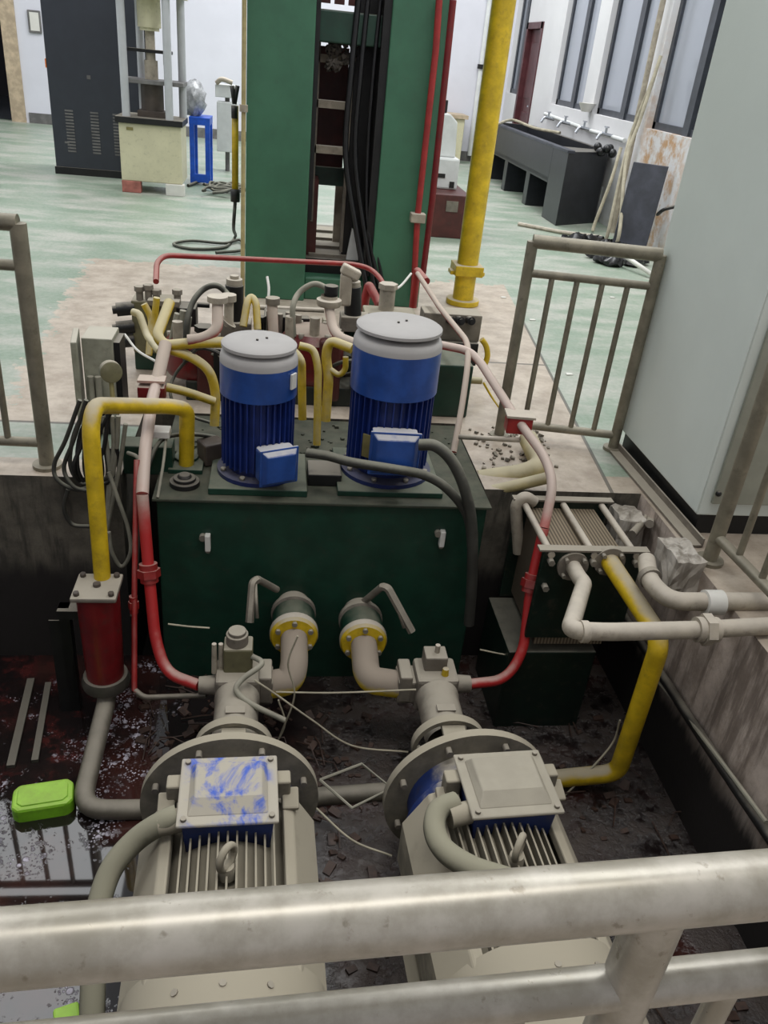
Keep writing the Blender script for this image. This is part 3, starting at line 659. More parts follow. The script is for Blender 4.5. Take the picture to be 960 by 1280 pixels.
# leaning slate board
c = [P(771, 318, z=0), P(806, 330, z=0)]
n_ = V((0.92, .1, 0)).normalized()
bl, br = V((3.50, 8.52, 0)), V((3.80, 8.34, 0))
u = (br-bl); nn = V((-u.y, u.x, 0)).normalized()*-1
top = V((.10, .14, .86))
bd = MB().add([bl, br, br+top, bl+top, bl+nn*-.04, br+nn*-.04, br+top+nn*-.04, bl+top+nn*-.04], [(0, 1, 2, 3), (7, 6, 5, 4), (0, 4, 5, 1), (1, 5, 6, 2), (2, 6, 7, 3), (3, 7, 4, 0)])
tag(bd.build('stone_board', 'slategrey', bevel=.004), 'dark grey stone board leaning against the stained right wall', 'board')
rb = MB()
for k in range(26):
    rb.sphere((3.05+.62*rnd.random(), 7.75+1.2*rnd.random(), .04), .05+.06*rnd.random(), 8, 5, (1.2, .9, .7))
for v in rb.v: v += V([rnd.uniform(-.02, .02) for _ in range(3)]); v.z = max(v.z, 0.002)
tag(rb.build('rubbish_heap', 'rubbish'), 'heap of crumpled black rubbish on the floor below the stone board', 'rubbish', kind='stuff')
tag(MB().tube([P(648, 280, z=.02), P(700, 290, z=.02), P(752, 297, z=.03)], .022, n=8).build('white_rod', 'whitepipe'), 'pale rod lying on the floor in front of the black trough', 'rod')
tag(MB().tube([P(778, 318, z=.12), P(815, 343, z=.04)], .022, n=8).build('white_rod', 'label'), 'short white rod poking out of the black rubbish heap', 'rod')
tag(MB().tube([P(618, 157, z=.85), P(640, 150, z=.9), P(668, 160, z=.85), P(700, 166, z=.85)], .02, spline=True, n=8).build('hose', 'rope'), 'pale hose lying along the far rim of the trough', 'hose')
tag(MB().tube([P(822, 268, x=3.9), P(830, 262, x=3.85), P(845, 258, x=3.95)], .018, spline=True, n=8).build('hose', 'black'), 'short black hose end sticking out of the right wall beside the board', 'hose')
rnd2 = random.Random(3)
for i, (px, py) in enumerate(((665, 400), (711, 468), (629, 372), (765, 372))):
    q = P(px, py, z=.002)
    tag(MB().prism([(-.02, -.015), (.025, -.01), (.02, .018), (-.012, .02)], 0, .004, 'z').xf(Matrix.Translation(q)).build('paper_scrap', 'label'), ['white paper scrap on the concrete behind the short railing', 'white paper scrap on concrete low between the railing uprights', 'white paper scrap near the yellow standpipe foot', 'white paper scrap on the green floor behind the railing uprights'][i], 'paper scrap')

# ------------------------------------------------------------------ the oil tank
TX0, TX1, TY0, TY1 = -.438, .905, 2.89, 3.70
t = thing('oil_tank', (.23, 3.3, -1.1), 'dark green steel oil tank carrying the two upright blue motors', 'tank')
MB().bb((TX0, TY0, -1.05), (TX1, TY1, -.012)).build('tank_body', 'tank', t, bevel=.006)
M['tanktop'] = mat('oil_and_dust_caked_tank_lid', (66, 72, 58), .8, dust=.5, dcol=srgb(118, 112, 96), dlo=.7, dhi=1.4, grime=.7)
MB().bb((TX0-.015, TY0-.015, -.012), (TX1+.015, TY1+.015, 0)).build('lid', 'tanktop', t, bevel=.003)
for px, py in ((260, 676), (552, 671)):
    q = P(px, py, y=TY0)
    MB().box(q+V((0, -.012, 0)), (.022, .03, .075)).build('level_gauge', 'label', t, bevel=.004)
    MB().cyl(q+V((-.02, 0, .022)), q+V((-.02, -.02, .022)), .014).cyl(q+V((-.0, 0, -.04)), q+V((-.0, -.018, -.04)), .01).build('gauge_fitting', 'boltm', t)
# filler cap
q = P(231, 606, z=.0)
MB().cyl(q, q+V((0, 0, .022)), .06, n=28).cyl(q+V((0, 0, .022)), q+V((0, 0, .036)), .045, n=28).cyl(q+V((0, 0, .036)), q+V((0, 0, .05)), .03, .022, n=20).build('filler_cap', 'black', t, bevel=.003)
q = P(264, 582, z=0)
MB().box(q+V((0, .04, .05)), (.1, .09, .1), rz=.5).build('breather', 'oldbrown', t, bevel=.008)
q = P(232, 590, z=0)
MB().box(q+V((.0, .04, .01)), (.14, .12, .02)).build('pipe_pad', 'tank', t, bevel=.003)
# mounting plates below motors
MB().bb((-.24, 2.92, 0), (.155, 3.27, .03)).build('mounting_plate', 'tank', t, bevel=.004)
MB().bb((.28, 2.94, 0), (.72, 3.36, .025)).build('mounting_plate', 'tank', t, bevel=.004)
MB().bb((.16, 3.02, .0), (.30, 3.16, .055)).build('block', 'steelblk', t, bevel=.006)

# ------------------------------------------------------------------ upright blue motors
M['bluegrime'] = mat('oily_blue_flange', (26, 40, 96), .4, dust=.4, dcol=srgb(110, 106, 100), grime=.6)
def vmotor(loc, R, Htop, zfin, zband, jbox, label, capr=1.0):
    """R fin radius, fins up to zfin, fan cowl to zband, dished rain cap at Htop"""
    t = thing('upright_motor', loc, label, 'electric motor', 'upright blue motors on the tank')
    o = V(loc)
    b = MB().lathe([(0, 0), (R*1.12, 0), (R*1.12, .018), (R*.8, .022), (R*.8, .05), (0, .05)], o); b.build('foot_flange', 'bluegrime', t)
    fb = MB().lathe([(R*.86, .045), (R*.86, zfin+.01)], o, n=40)
    nf = 34
    for k in range(nf):
        a = 2*PI*k/nf; fb.box(o+V((math.cos(a)*R*.91, math.sin(a)*R*.91, (zfin+.05)/2)), (R*.17, .006, zfin-.05), rz=a)
    fb.build('finned_body', 'bluedark', t)
    for k in range(8):
        a = 2*PI*(k+.5)/8; p = o+V((math.cos(a)*R*1.0, math.sin(a)*R*1.0, .018)); MB().cyl(p, p+V((0, 0, .015)), .011, n=6).build('flange_bolt', 'boltm', t)
    M['capdust'] = M.get('capdust') or mat('dust_grey_cap', (170, 167, 164), .8, var=.04, vscale=5)
    MB().lathe([(R*.9, zfin-.01), (R*1.03, zfin-.01), (R*1.03, zband-.04)], o, n=48).build('fan_cowl', 'blue', t)
    MB().lathe([(R*1.03, zband-.04), (R*1.025, zband-.022), (R*.99, zband-.004), (R*.9, zband+.008), (R*.7, zband+.012), (0, zband+.012)], o, n=48).build('cowl_shoulder', 'capdust', t)
    Rc = R*.985*capr
    MB().cyl(o+V((0, 0, zband)), o+V((0, 0, Htop-.02)), .02).lathe([(0, Htop-.022), (Rc*.9, Htop-.03), (Rc, Htop-.026), (Rc, Htop-.014), (Rc*.93, Htop-.006), (Rc*.5, Htop), (0, Htop)], o, n=56).build('rain_cap', 'capdust', t)
    for s in (-1, 1):
        p = o+V((s*.018+.01, s*.03*.5, Htop)); MB().cyl(p, p+V((0, 0, .006)), .005, n=8).build('cap_screw', 'steelblk', t)
    # terminal box: angle, width, height, depth, z
    a, wd, hg, dp_, zc = jbox
    Rm = Matrix.Translation(o) @ Matrix.Rotation(a, 4, 'Z')
    MB().box((R*.95+dp_*.2, 0, zc), (R*.4, wd*.75, hg*.75)).box((R+dp_*.5, 0, zc), (dp_, wd*.9, hg*.86)).xf(Rm).build('terminal_box', 'blue', t, bevel=.01)
    MB().box((R+dp_+.006, 0, zc), (.012, wd, hg)).xf(Rm).build('terminal_box_lid', 'blue', t, bevel=.008)
    MB().add([(R+dp_+.01, sy*wd*.46, sz*hg*.46) for sy, sz in ((-1, -1), (1, -1), (1, 1), (-1, 1))]+[(R+dp_+.035, sy*wd*.36, sz*hg*.36) for sy, sz in ((-1, -1), (1, -1), (1, 1), (-1, 1))], [(4, 5, 6, 7), (0, 1, 5, 4), (1, 2, 6, 5), (2, 3, 7, 6), (3, 0, 4, 7), (0, 3, 2, 1)]).xf(Matrix.Translation((0, 0, zc))).xf(Rm).build('lid_boss', 'blue', t, bevel=.005)
    return t
# left
oL = V((-.05, 3.10, .03)); oR = V((.500, 3.16, .025))
vL = vmotor(oL, .148, P(322, 424, y=3.1).z-.03, .362, .518, (-PI/2+.42, .165, .16, .06, .115), 'smaller upright blue electric motor, on the left of the tank top')
q = oL
vR = vmotor(oR, .175, P(494, 402, y=3.16).z-.025, .388, .597, (-PI/2-.03, .205, .19, .07, .19), 'larger upright blue electric motor, on the right of the tank top')
a_ = -PI/2-.62
MB().box((.178, 0, .17), (.006, .05, .1)).xf(Matrix.Translation(oR) @ Matrix.Rotation(a_, 4, 'Z')).build('rating_plate', 'brass', vR)
MB().box((.158, 0, .43), (.008, .035, .06)).xf(Matrix.Translation(oL) @ Matrix.Rotation(-.55, 4, 'Z')).build('rating_plate', 'label', vL)

# ------------------------------------------------------------------ big horizontal motors with pumps
def hmotor(loc, rz, label, lid, cable_pts, tilt):
    t = thing('pump_motor', loc, label, 'electric motor', 'large dust-covered pump motors in the pit')
    # local frame: axis along +y, origin = centre of flange face projected on the pit floor
    H = .36; R = .245
    o = V((0, 0, H))
    def B(mb, name, m, parent=t, bevel=0):
        # build in local coordinates
        l = parent.location.copy(); ob = mb.xf(Matrix.Translation(worldloc(parent))).build(name, m, parent, bevel); return ob
    B(MB().lathe([(R*.8, -.03), (.29, -.03), (.29, 0), (.275, .006), (.21, .006), (.21, -.02)], o, (0, 1, 0), 64), 'flange', 'dustcast')
    for k in range(8):
        a = 2*PI*(k+.5)/8; p = o+V((math.cos(a)*.255, -.03, math.sin(a)*.255)); B(MB().cyl(p+V((0, .036, 0)), p-V((0, .025, 0)), .012, n=6), 'flange_bolt', 'castgrey')
    # end shield
    B(MB().lathe([(.21, -.03), (.215, -.10), (R*.96, -.12), (R*.96, -.16)], o, (0, 1, 0), 48), 'end_shield', 'dustblue')
    # body with vertical fins on top and bottom, shoulders at the sides
    y0, y1 = -.16, -.74
    body = MB().lathe([(R*.80, y0+.02), (R*.80, y1)], o, (0, 1, 0), 48)
    for k in range(11):
        x = (k-5)*.026; h = math.sqrt((R*.98)**2-x*x)
        body.box((x, (y0+y1)/2, H+(h+R*.7)/2), (.0055, y0-y1, h-R*.7))
    for s in (-1, 1):
        for k in range(9):
            z = (k-4)*.036; h = math.sqrt((R*.99)**2-z*z)
            if k < 7: body.box((s*(h+R*.6)/2, (y0+y1)/2, H+z-.02), (h-R*.6, y0-y1, .006))
    B(body, 'finned_body', 'dustcast')
    for s in (-1, 1):
        sh = MB().prism([(s*.155, H+.175), (s*.16, H+.205), (s*.19, H+.195), (s*.262, H+.07), (s*.262, H-.1), (s*.235, H-.1), (s*.235, H+.05)], y0-.01, y1, 'y')
        B(sh, 'side_panel', 'dustcast', bevel=.006)
        B(MB().prism([(s*.17, 0.0), (s*.29, 0.0), (s*.29, .03), (s*.22, .05), (s*.2, H-.15), (s*.13, H-.15)], y0-.1, y1+.1, 'y'), 'foot', 'dustcast', bevel=.005)
    # fan cowl
    B(MB().lathe([(R*.9, y1+.03), (.268, y1+.03), (.272, y1), (.272, y1-.25), (.262, y1-.29), (.22, y1-.31), (.16, y1-.315), (0, y1-.315)], o, (0, 1, 0), 56), 'fan_cowl', 'dustcast')
    for s in (-1, 0, 1):
        a = PI/2+s*.42; p = o+V((math.cos(a)*.27, y1-.05, math.sin(a)*.27)); B(MB().cyl(p, p+V((math.cos(a)*.008, 0, math.sin(a)*.005)), .009, n=8), 'cowl_screw', 'castgrey')
    # lifting eye
    ey = y0-.30; pz = H+R*.96
    eye = MB().cyl((0, ey, pz-.02), (0, ey, pz+.02), .026, .02, n=16)
    eye.tube([V((.03*math.cos(a)*.6, ey+.03*math.cos(a)*.8, pz+.052+.038*math.sin(a))) for a in [2*PI*i/24 for i in range(25)]], .0105, n=10, cap=False)
    B(eye, 'lifting_eye', 'dustcast')
    # terminal box
    tz = H+.28; tw, tl = .285, .25; ty = -.105; DX = tilt
    bx = MB().prism([(-tw*.42, H+.14), (tw*.42, H+.14), (tw*.46, tz), (-tw*.46, tz)], ty-.02, ty-tl+.02, 'y')
    sft = Matrix.Translation((DX, 0, 0)); bx.xf(sft)
    B(bx, 'terminal_box', 'dustblue', bevel=.008)
    lidb = MB().bb((-tw/2, ty-tl, tz), (tw/2, ty, tz+.012)); 
    lt = MB().add([(-tw*.40, ty-tl+.03, tz+.012), (tw*.40, ty-tl+.03, tz+.012), (tw*.40, ty-.03, tz+.012), (-tw*.40, ty-.03, tz+.012),
                   (-tw*.33, ty-tl+.075, tz+.038), (tw*.33, ty-tl+.075, tz+.038), (tw*.34, ty-.045, tz+.038), (-tw*.34, ty-.045, tz+.038)],
                  [(0, 1, 5, 4), (1, 2, 6, 5), (2, 3, 7, 6), (3, 0, 4, 7), (4, 5, 6, 7), (0, 3, 2, 1)])
    L_ = B(lidb.xf(sft), 'terminal_box_lid', lid, bevel=.005)
    # raised centre, sub-part of the lid
    ob = lt.xf(sft).xf(Matrix.Translation(worldloc(L_))).build('raised_centre', lid, L_, .004)
    for sx in (-1, 1):
        for sy in (ty-.02, ty-tl+.02):
            ob = MB().cyl((sx*(tw/2-.02), sy, tz+.012), (sx*(tw/2-.02), sy, tz+.022), .0085, n=8).xf(sft).xf(Matrix.Translation(worldloc(L_))).build('lid_screw', 'castgrey', L_)
    # gland and clamp on the left of the box, lug on the right
    B(MB().cyl((-tw*.44, ty-tl+.06, tz-.03), (-tw*.44-.07, ty-tl+.05, tz-.035), .034, n=16).xf(sft), 'cable_gland', 'dustcast')
    for s in (-1, 1):
        B(MB().box((s*(tw*.5+.015), ty-.07, tz-.04), (.05, .05, .07)).box((s*(tw*.5+.04), ty-.10, tz-.07), (.05, .07, .02), rx=.3).xf(sft), 'lug', 'dustcast', bevel=.006)
    t.rotation_euler = (0, 0, rz)
    return t
FZ = PZ-.04
mL = hmotor(V((-.1, 1.93, FZ)), math.radians(1.6), 'left of the two big dust-covered motors, its lid rubbed to blue', 'lid', None, 0)
mR = hmotor(V((.70, 1.93, FZ)), math.radians(3), 'right of the two big dust-covered motors, its lid evenly grey with dust', 'liddust', None, .035)
for o, lab in ((mL, 'terminal box lid with the blue paint rubbed through the dust'), ):
    for ch in o.children:
        if ch.name.startswith('terminal_box_lid'): ch['label'] = lab
# plinth beams under motors
for i, x in enumerate((-.1, .7)):
    tag(MB().bb((x-.3, .9, -1.1), (x+.3, 1.75, FZ-.002)).build('motor_plinth', 'oldbrown', bevel=.01), ['low steel plinth in the water under the left big motor', 'low steel plinth in the water under the right big motor'][i], 'plinth')

# fat conduits from big motors
zl = -.33
def hose(name, pts, r, m, label, cat='hose', group=None): return tag(MB().tube(pts, r, spline=True, n=14).build(name, m), label, cat, group)
hose('motor_conduit', [P(222, 1020, z=-.34), P(203, 1028, z=-.35), P(170, 1050, z=-.40), P(140, 1085, z=-.45), P(124, 1130, z=-.50), P(118, 1180, z=-.55), P(116, 1240, z=-.62), P(114, 1330, z=-.72)], .033, 'conduit', 'thick dusty flexible conduit curving off the left big motor down to the frame bottom', 'conduit')
hose('motor_conduit', [P(570, 1003, z=-.34), P(549, 1012, z=-.34), P(543, 1035, z=-.35), P(555, 1062, z=-.35), P(590, 1085, z=-.34), P(635, 1100, z=-.33), P(680, 1120, z=-.36), P(760, 1140, z=-.5)], .033, 'conduit', 'thick dusty flexible conduit looping off the right big motor under the railing', 'conduit')

# pumps
def pump(x, label, left, po=.15):
    z = FZ+.36; t = thing('hydraulic_pump', (x, 2.3, FZ), label, 'pump', 'hydraulic pumps in the pit')
    o = V((x, 0, z))
    # bell housing: ring + three arms
    MB().lathe([(.122, 2.125), (.138, 2.125), (.138, 2.16), (.122, 2.16), (.122, 2.125)], o, (0, 1, 0), 40).build('bell_ring', 'dustcast', t)
    for a in (PI/2, PI*1.17, -PI*.17):
        c = MB().box((0, 2.04, .105), (.085, .24, .02)).xf(Matrix.Translation(o) @ Matrix.Rotation(-(a-PI/2), 4, 'Y')); c.build('bell_arm', 'dustcast', t, bevel=.004)
    MB().cyl(o+V((0, 1.94, 0)), o+V((0, 2.15, 0)), .045).build('coupling', 'castgrey', t)
    MB().lathe([(.078, 2.155), (.082, 2.2), (.082, 2.37), (.086, 2.38), (.086, 2.40), (0, 2.40)], o, (0, 1, 0), 36).build('pump_body', 'castgrey', t)
    MB().box(o+V((0, 2.25, .083)), (.07, .035, .006)).build('maker_plate', 'castgrey', t)
    MB().box(o+V((0, 2.475, 0)), (.17, .15, .16)).build('pump_head', 'castgrey', t, bevel=.015)
    s = 1 if left else -1
    MB().box(o+V((s*(po*.5+.03), 2.475, .0)), (po-.05, .11, .11)).box(o+V((s*(po-.025), 2.475, .02)), (.05, .12, .13)).build('suction_port', 'castgrey', t, bevel=.008)
    MB().cyl(o+V((-s*.08, 2.475, 0)), o+V((-s*.15, 2.475, 0)), .04, .034, n=16).build('outlet_port', 'castgrey', t)
    if left:
        MB().box(o+V((0, 2.5, .13)), (.11, .09, .12)).build('regulator_block', 'khaki', t, bevel=.008)
        MB().cyl(o+V((-.005, 2.5, .19)), o+V((-.005, 2.5, .235)), .042, n=20).cyl(o+V((-.005, 2.5, .235)), o+V((-.005, 2.5, .25)), .034, n=20).build('regulator_cap', 'castgrey', t, bevel=.003)
        for dx in (-.09, -.065): MB().cyl(o+V((dx, 2.48, .06)), o+V((dx, 2.48, .20)), .012, .009, n=12).build('stud', 'whitepipe', t)
        MB().tube([o+V((.05, 2.47, .15)), o+V((.09, 2.40, .17)), o+V((.02, 2.36, .13)), o+V((.0, 2.33, .1)), o+V((.06, 2.30, .06)), o+V((.18, 2.28, .0))], .011, spline=True).build('drain_hose', 'hose', t)
    else:
        MB().box(o+V((-.005, 2.5, .11)), (.09, .08, .07)).build('regulator_block', 'castgrey', t, bevel=.006)
        MB().cyl(o+V((0, 2.5, .14)), o+V((0, 2.5, .18)), .01).build('stud', 'whitepipe', t)
        MB().cyl(o+V((.03, 2.44, .07)), o+V((.03, 2.44, .11)), .016, .012).build('bleed_plug', 'yellow', t)
    return t
pump(-.1, 'left dusty axial pump driven by the left big motor, with a regulator cap on top', True, .13)
pump(.68, 'right dusty axial pump driven by the right big motor, with a yellow bleed plug', False)

# suction couplings
def suction(x, z, dx, label):
    t = thing('suction_coupling', (x, TY0, z-.12), label, 'pipe coupling', 'suction couplings on the tank front')
    o = V((x, 0, z))
    MB().lathe([(.07, TY0), (.07, TY0-.05), (.095, TY0-.055), (.095, TY0-.075), (.08, TY0-.08)], o, (0, 1, 0), 36).build('tank_flange', 'castgrey', t)
    MB().lathe([(.08, TY0-.075), (.09, TY0-.09), (.092, TY0-.16), (.09, TY0-.19), (.08, TY0-.195)], o, (0, 1, 0), 36).build('rubber_bellows', 'tank', t)
    MB().lathe([(.05, TY0-.19), (.1, TY0-.192), (.1, TY0-.198), (.1, TY0-.215), (.098, TY0-.22)], o, (0, 1, 0), 36).build('flange', 'whitepipe', t)
    MB().lathe([(.098, TY0-.219), (.09, TY0-.235), (.04, TY0-.24), (0, TY0-.24)], o, (0, 1, 0), 36).build('flange_face', 'yellow', t)
    for k in range(6):
        a = PI/2+2*PI*k/6; p = o+V((math.cos(a)*.076, TY0-.23, math.sin(a)*.076)); MB().cyl(p, p-V((0, .02, 0)), .011, n=6).build('flange_bolt', 'boltm', t)
    e = V((x+dx, 2.475, FZ+.36))
    MB().tube([V((x, TY0-.23, z)), V((x, 2.52, z-.03)), V((x+dx*.15, 2.475, e.z+.02)), e], .055, bend=.12, n=20).build('elbow', 'suct', t)
    return t
M['suct'] = mat('yellow_pipe_grey_with_dust', (222, 190, 24), .5, dust=1, dcol=srgb(146, 134, 120), dlo=-.35, dhi=0.3, var=.05)
cL = P(364, 748, y=TY0); cR = P(449, 762, y=TY0)
suction(cL.x+.01, cL.z-.03, -.1, 'left suction coupling with a yellow flange on the green tank front'); suction(cR.x, cR.z-.005, .13, 'right suction coupling with a yellow flange on the green tank front')
for i, pts in enumerate((((346, 737), (322, 724), (316, 728), (312, 778)), ((455, 752), (478, 733), (485, 735), (515, 790)))):
    pp = [P(px, py, y=yy) for (px, py), yy in zip(pts, (2.84, 2.76, 2.74, 2.66))]
    t = thing('valve_lever', pp[0], ['flat grey valve lever left of the left suction coupling', 'flat grey valve lever right of the right suction coupling'][i], 'valve lever')
    MB().tube(pp[:2], .015).build('spindle', 'castgrey', t)
    MB().tube(pp[1:], .017, bend=.02, n=6).build('lever', 'castgrey', t)
    MB().tube([pp[2]+V((.01, 0, 0)), pp[3]+V((.03 if i == 0 else -.035, 0, .02))], .007, n=6).build('stay_rod', 'castgrey', t)

# ------------------------------------------------------------------ filter and return line
fy = 2.62
ft = P(118, 735, y=fy); fb_ = P(123, 842, y=fy)
t = thing('return_filter', (ft.x, fy, fb_.z-.05), 'dark red canister filter with a bolted square lid at the left of the tank', 'filter')
fx = ft.x+.01
MB().lathe([(.072, fb_.z), (.08, ft.z-.01)], (fx, fy, 0), n=36).build('canister', 'darkred', t)
MB().box((fx, fy, ft.z), (.165, .17, .02)).build('lid', 'castgrey', t, bevel=.006)
for sx in (-1, 1):
    for sy in (-1, 1): MB().cyl((fx+sx*.062, fy+sy*.062, ft.z+.01), (fx+sx*.062, fy+sy*.062, ft.z+.025), .011, n=6).build('lid_bolt', 'oldbrown', t)
MB().cyl((fx, fy, ft.z+.01), (fx, fy, ft.z+.022), .014).build('vent_plug', 'oldbrown', t)
MB().lathe([(.0, fb_.z-.045), (.095, fb_.z-.045), (.098, fb_.z-.02), (.085, fb_.z), (0, fb_.z)], (fx+.0, fy-.03, 0), n=36).build('bottom_flange', 'galvd', t) if False else None
M['galvd'] = mat('dark_dull_steel', (84, 80, 72), .5, metal=.2, dust=.3, dlo=.4)
MB().lathe([(.0, fb_.z-.05), (.09, fb_.z-.05), (.095, fb_.z-.03), (.085, fb_.z), (0, fb_.z)], (fx, fy, 0), n=36).build('bottom_flange', 'galvd', t)
# stand bracket
MB().bb((fx-.17, fy+.06, -1.1), (fx-.13, fy+.1, ft.z-.14)).bb((fx-.17, fy+.04, ft.z-.18), (fx-.06, fy+.1, ft.z-.14)).bb((fx-.21, fy+.06, -1.1), (fx-.13, fy+.065, ft.z-.2)).build('stand_bracket', 'steelblk', t)
p0 = V((fx+.005, fy, fb_.z-.04))
tag(MB().tube([p0, p0+V((0, -.04, -.06)), P(100, 1012, y=2.13), P(185, 1012, y=2.14), P(480, 990, y=2.2), P(690, 974, y=2.22)], .036, bend=.09, n=18).build('return_pipe', 'galv'), 'dull grey return pipe from under the red filter across behind the big motors', 'pipe')
tag(MB().tube([P(128, 722, y=fy+.06), P(113, 535, y=2.76), P(118, 507, y=2.82), P(150, 507, y=2.95), P(215, 508, y=3.08), P(234, 512, y=3.12), P(233, 580, y=3.15)], .031, bend=.07, n=18).build('yellow_return_pipe', 'yellow'), 'thick yellow pipe arching from the red filter over into the left of the tank lid', 'pipe')
q = P(233, 572, z=.02)
tag(MB().cyl((q.x, q.y, -.0), (q.x, q.y, .03), .052).build('pipe_socket', 'tank', bevel=.004), 'short green socket on the tank lid around the yellow arching pipe', 'pipe socket')

# ------------------------------------------------------------------ pressure pipes
def union(p, d, r, m, parent, name='union'):
    d = d.normalized(); MB().cyl(p-d*.035, p-d*.012, r*1.25).cyl(p-d*.012, p+d*.02, r*1.6, n=6).cyl(p+d*.02, p+d*.04, r*1.25).build(name, m, parent)
# left: pink from clamp downward, red lower half
yl = 2.83
t = thing('left_pressure_pipe', P(185, 490, y=3.2), 'red pressure pipe going down from the left clamp past the tank to the left pump', 'pipe')
pA = [P(196, 478, y=3.3), P(190, 500, y=3.2), P(181, 565, y=2.95), P(178, 618, y=2.8)]
MB().tube(pA, .024, bend=.05, n=16).build('upper_run', 'redfade', t)
pB = [P(178, 618, y=2.8), P(186, 715, y=2.72), P(194, 800, y=2.62), P(208, 842, y=2.55), V((-.1-.15, 2.475, FZ+.36))]
MB().tube(pB, .0225, bend=.09, n=16).build('lower_run', 'redfade', t)
union(P(186, 715, y=2.72), pB[1]-pB[0], .028, 'red', t)
pC = [P(171, 575, y=2.9), P(170, 620, y=2.82), P(168, 740, y=2.70), P(168, 862, y=2.53), P(180, 872, y=2.5), P(258, 869, y=2.46)]
t = thing('left_drain_pipe', pC[0], 'thin red drain pipe running down beside the left pressure pipe', 'pipe')
MB().tube(pC[:4]+[pC[3]+(pC[4]-pC[3])*.3], .011, n=12).build('red_run', 'red', t)
MB().tube([pC[3]+(pC[4]-pC[3])*.1, pC[4], pC[5]], .011, bend=.03, n=12).build('grey_run', 'galv', t)
union(P(167, 755, y=2.69), V((0, -.1, -1)), .013, 'red', t)
# upper left pipe: clamp, vertical pink, yellow branch
t = thing('left_upper_pipe', P(190, 500, y=3.3), 'dusty pink pipe above the left clamp, joining the yellow cross pipe', 'pipe')
MB().tube([P(194, 485, y=3.3), P(200, 462, y=3.38), P(207, 430, y=3.5)], .027, n=16).build('riser', 'pink', t)
MB().tube([P(212, 378, y=3.75), P(196, 420, y=3.55), P(206, 432, y=3.52), P(250, 428, y=3.5), P(285, 428, y=3.5)], .024, bend=.05, n=14).build('cross_run', 'yellow_dusty', t)
MB().tube([P(272, 376, y=3.6), P(272, 412, y=3.52), P(255, 423, y=3.5), P(235, 425, y=3.5)], .024, bend=.04, n=14).build('branch', 'pink', t)
MB().cyl(P(272, 377, y=3.6), P(272, 370, y=3.6), .045).build('branch_flange', 'whitepipe', t)
t = thing('pipe_clamp', P(186, 505, y=3.25), 'dark red clamp block on the left pressure pipe above the yellow arch', 'clamp')
MB().box(P(190, 490, y=3.28), (.11, .06, .06)).build('clamp_block', 'darkred', t, bevel=.006)
MB().box(P(190, 474, y=3.3), (.11, .07, .01)).build('clamp_plate', 'pink', t)
t = thing('pipe_clamp', P(650, 545, y=3.2), 'bright red clamp block on the right pressure pipe by the short railing', 'clamp')
q = P(648, 529, y=3.2)
MB().box(q, (.11, .08, .075), rz=-.1).build('clamp_block', 'red', t, bevel=.005)
MB().box(q+V((0, 0, .042)), (.125, .09, .01), rz=-.1).build('clamp_plate', 'whitepipe', t)
# yellow loop left of the small motor, into the tank lid
def ypipe(pts, r, label, m='yellow_dusty', bend=.06, name='yellow_pipe'): return tag(MB().tube(pts, r, bend=bend, n=14).build(name, m), label, 'pipe')
ypipe([P(213, 437, y=3.52), P(240, 446, y=3.5), P(262, 462, y=3.48), P(270, 490, y=3.48), P(268, 532, y=3.45)], .021, 'yellow pipe curving down into the tank lid just left of the smaller blue motor')
ypipe([P(208, 484, y=3.4), P(222, 487, y=3.4), P(240, 492, y=3.42), P(268, 502, y=3.44)], .019, 'short yellow pipe running right from the left clamp')
ypipe([P(374, 432, y=3.45), P(392, 436, y=3.45), P(398, 460, y=3.42), P(396, 556, y=3.35)], .017, 'pale yellow pipe bending down just right of the smaller blue motor, the thinner outer one', bend=.05)
ypipe([P(366, 438, y=3.55), P(377, 450, y=3.52), P(378, 524, y=3.5)], .019, 'yellow pipe bending down right behind the smaller blue motor', bend=.05)
ypipe([P(440, 436, y=3.45), P(412, 425, y=3.5), P(407, 445, y=3.5), P(411, 470, y=3.48), P(407, 526, y=3.45)], .022, 'fat yellow pipe standing between the two blue motors', 'yellow_dusty', bend=.05)
ypipe([P(413, 462, y=3.48), P(424, 470, y=3.46), P(432, 462, y=3.46), P(432, 446, y=3.46)], .013, 'small cream bend joining the fat yellow pipe to the larger motor side')
ypipe([P(304, 408, y=3.9), P(309, 378, y=3.95), P(314, 370, y=3.98), P(320, 378, y=3.95), P(322, 412, y=3.9)], .018, 'small yellow hairpin pipe in front of the left green column', bend=.04)
# right: pipes from behind the larger motor
M['pinkred'] = mat('faded_red_paint', (196, 64, 56), .5, dust=.85, dcol=srgb(186, 172, 158), dlo=-.35, dhi=.55)
t = thing('right_pressure_pipe', P(600, 450, y=3.5), 'long red pressure pipe running down from behind the larger motor to the right pump', 'pipe')
pD = [P(545, 430, y=3.75), P(585, 438, y=3.7), P(600, 452, y=3.62), P(646, 524, y=3.2), P(682, 572, y=2.98), P(692, 605, y=2.84), P(680, 660, y=2.74)]
MB().tube(pD, .020, bend=.07, n=16).build('upper_run', 'redfade', t)
pE = [P(680, 660, y=2.74), P(664, 728, y=2.66), P(654, 815, y=2.55), P(632, 850, y=2.5), V((.68+.15, 2.475, FZ+.36))]
MB().tube(pE, .021, bend=.08, n=16).build('lower_run', 'redfade', t)
union(P(664, 728, y=2.66), pE[1]-pE[0], .026, 'red', t)
ypipe([P(522, 342, y=4.9), P(550, 385, y=4.3), P(585, 428, y=3.75), P(585, 455, y=3.6), P(578, 505, y=3.45), P(567, 565, y=3.3)], .0145, 'dusty pink pipe dropping from the press past the larger motor into the tank lid', 'pink', bend=.08, name='pink_pipe')
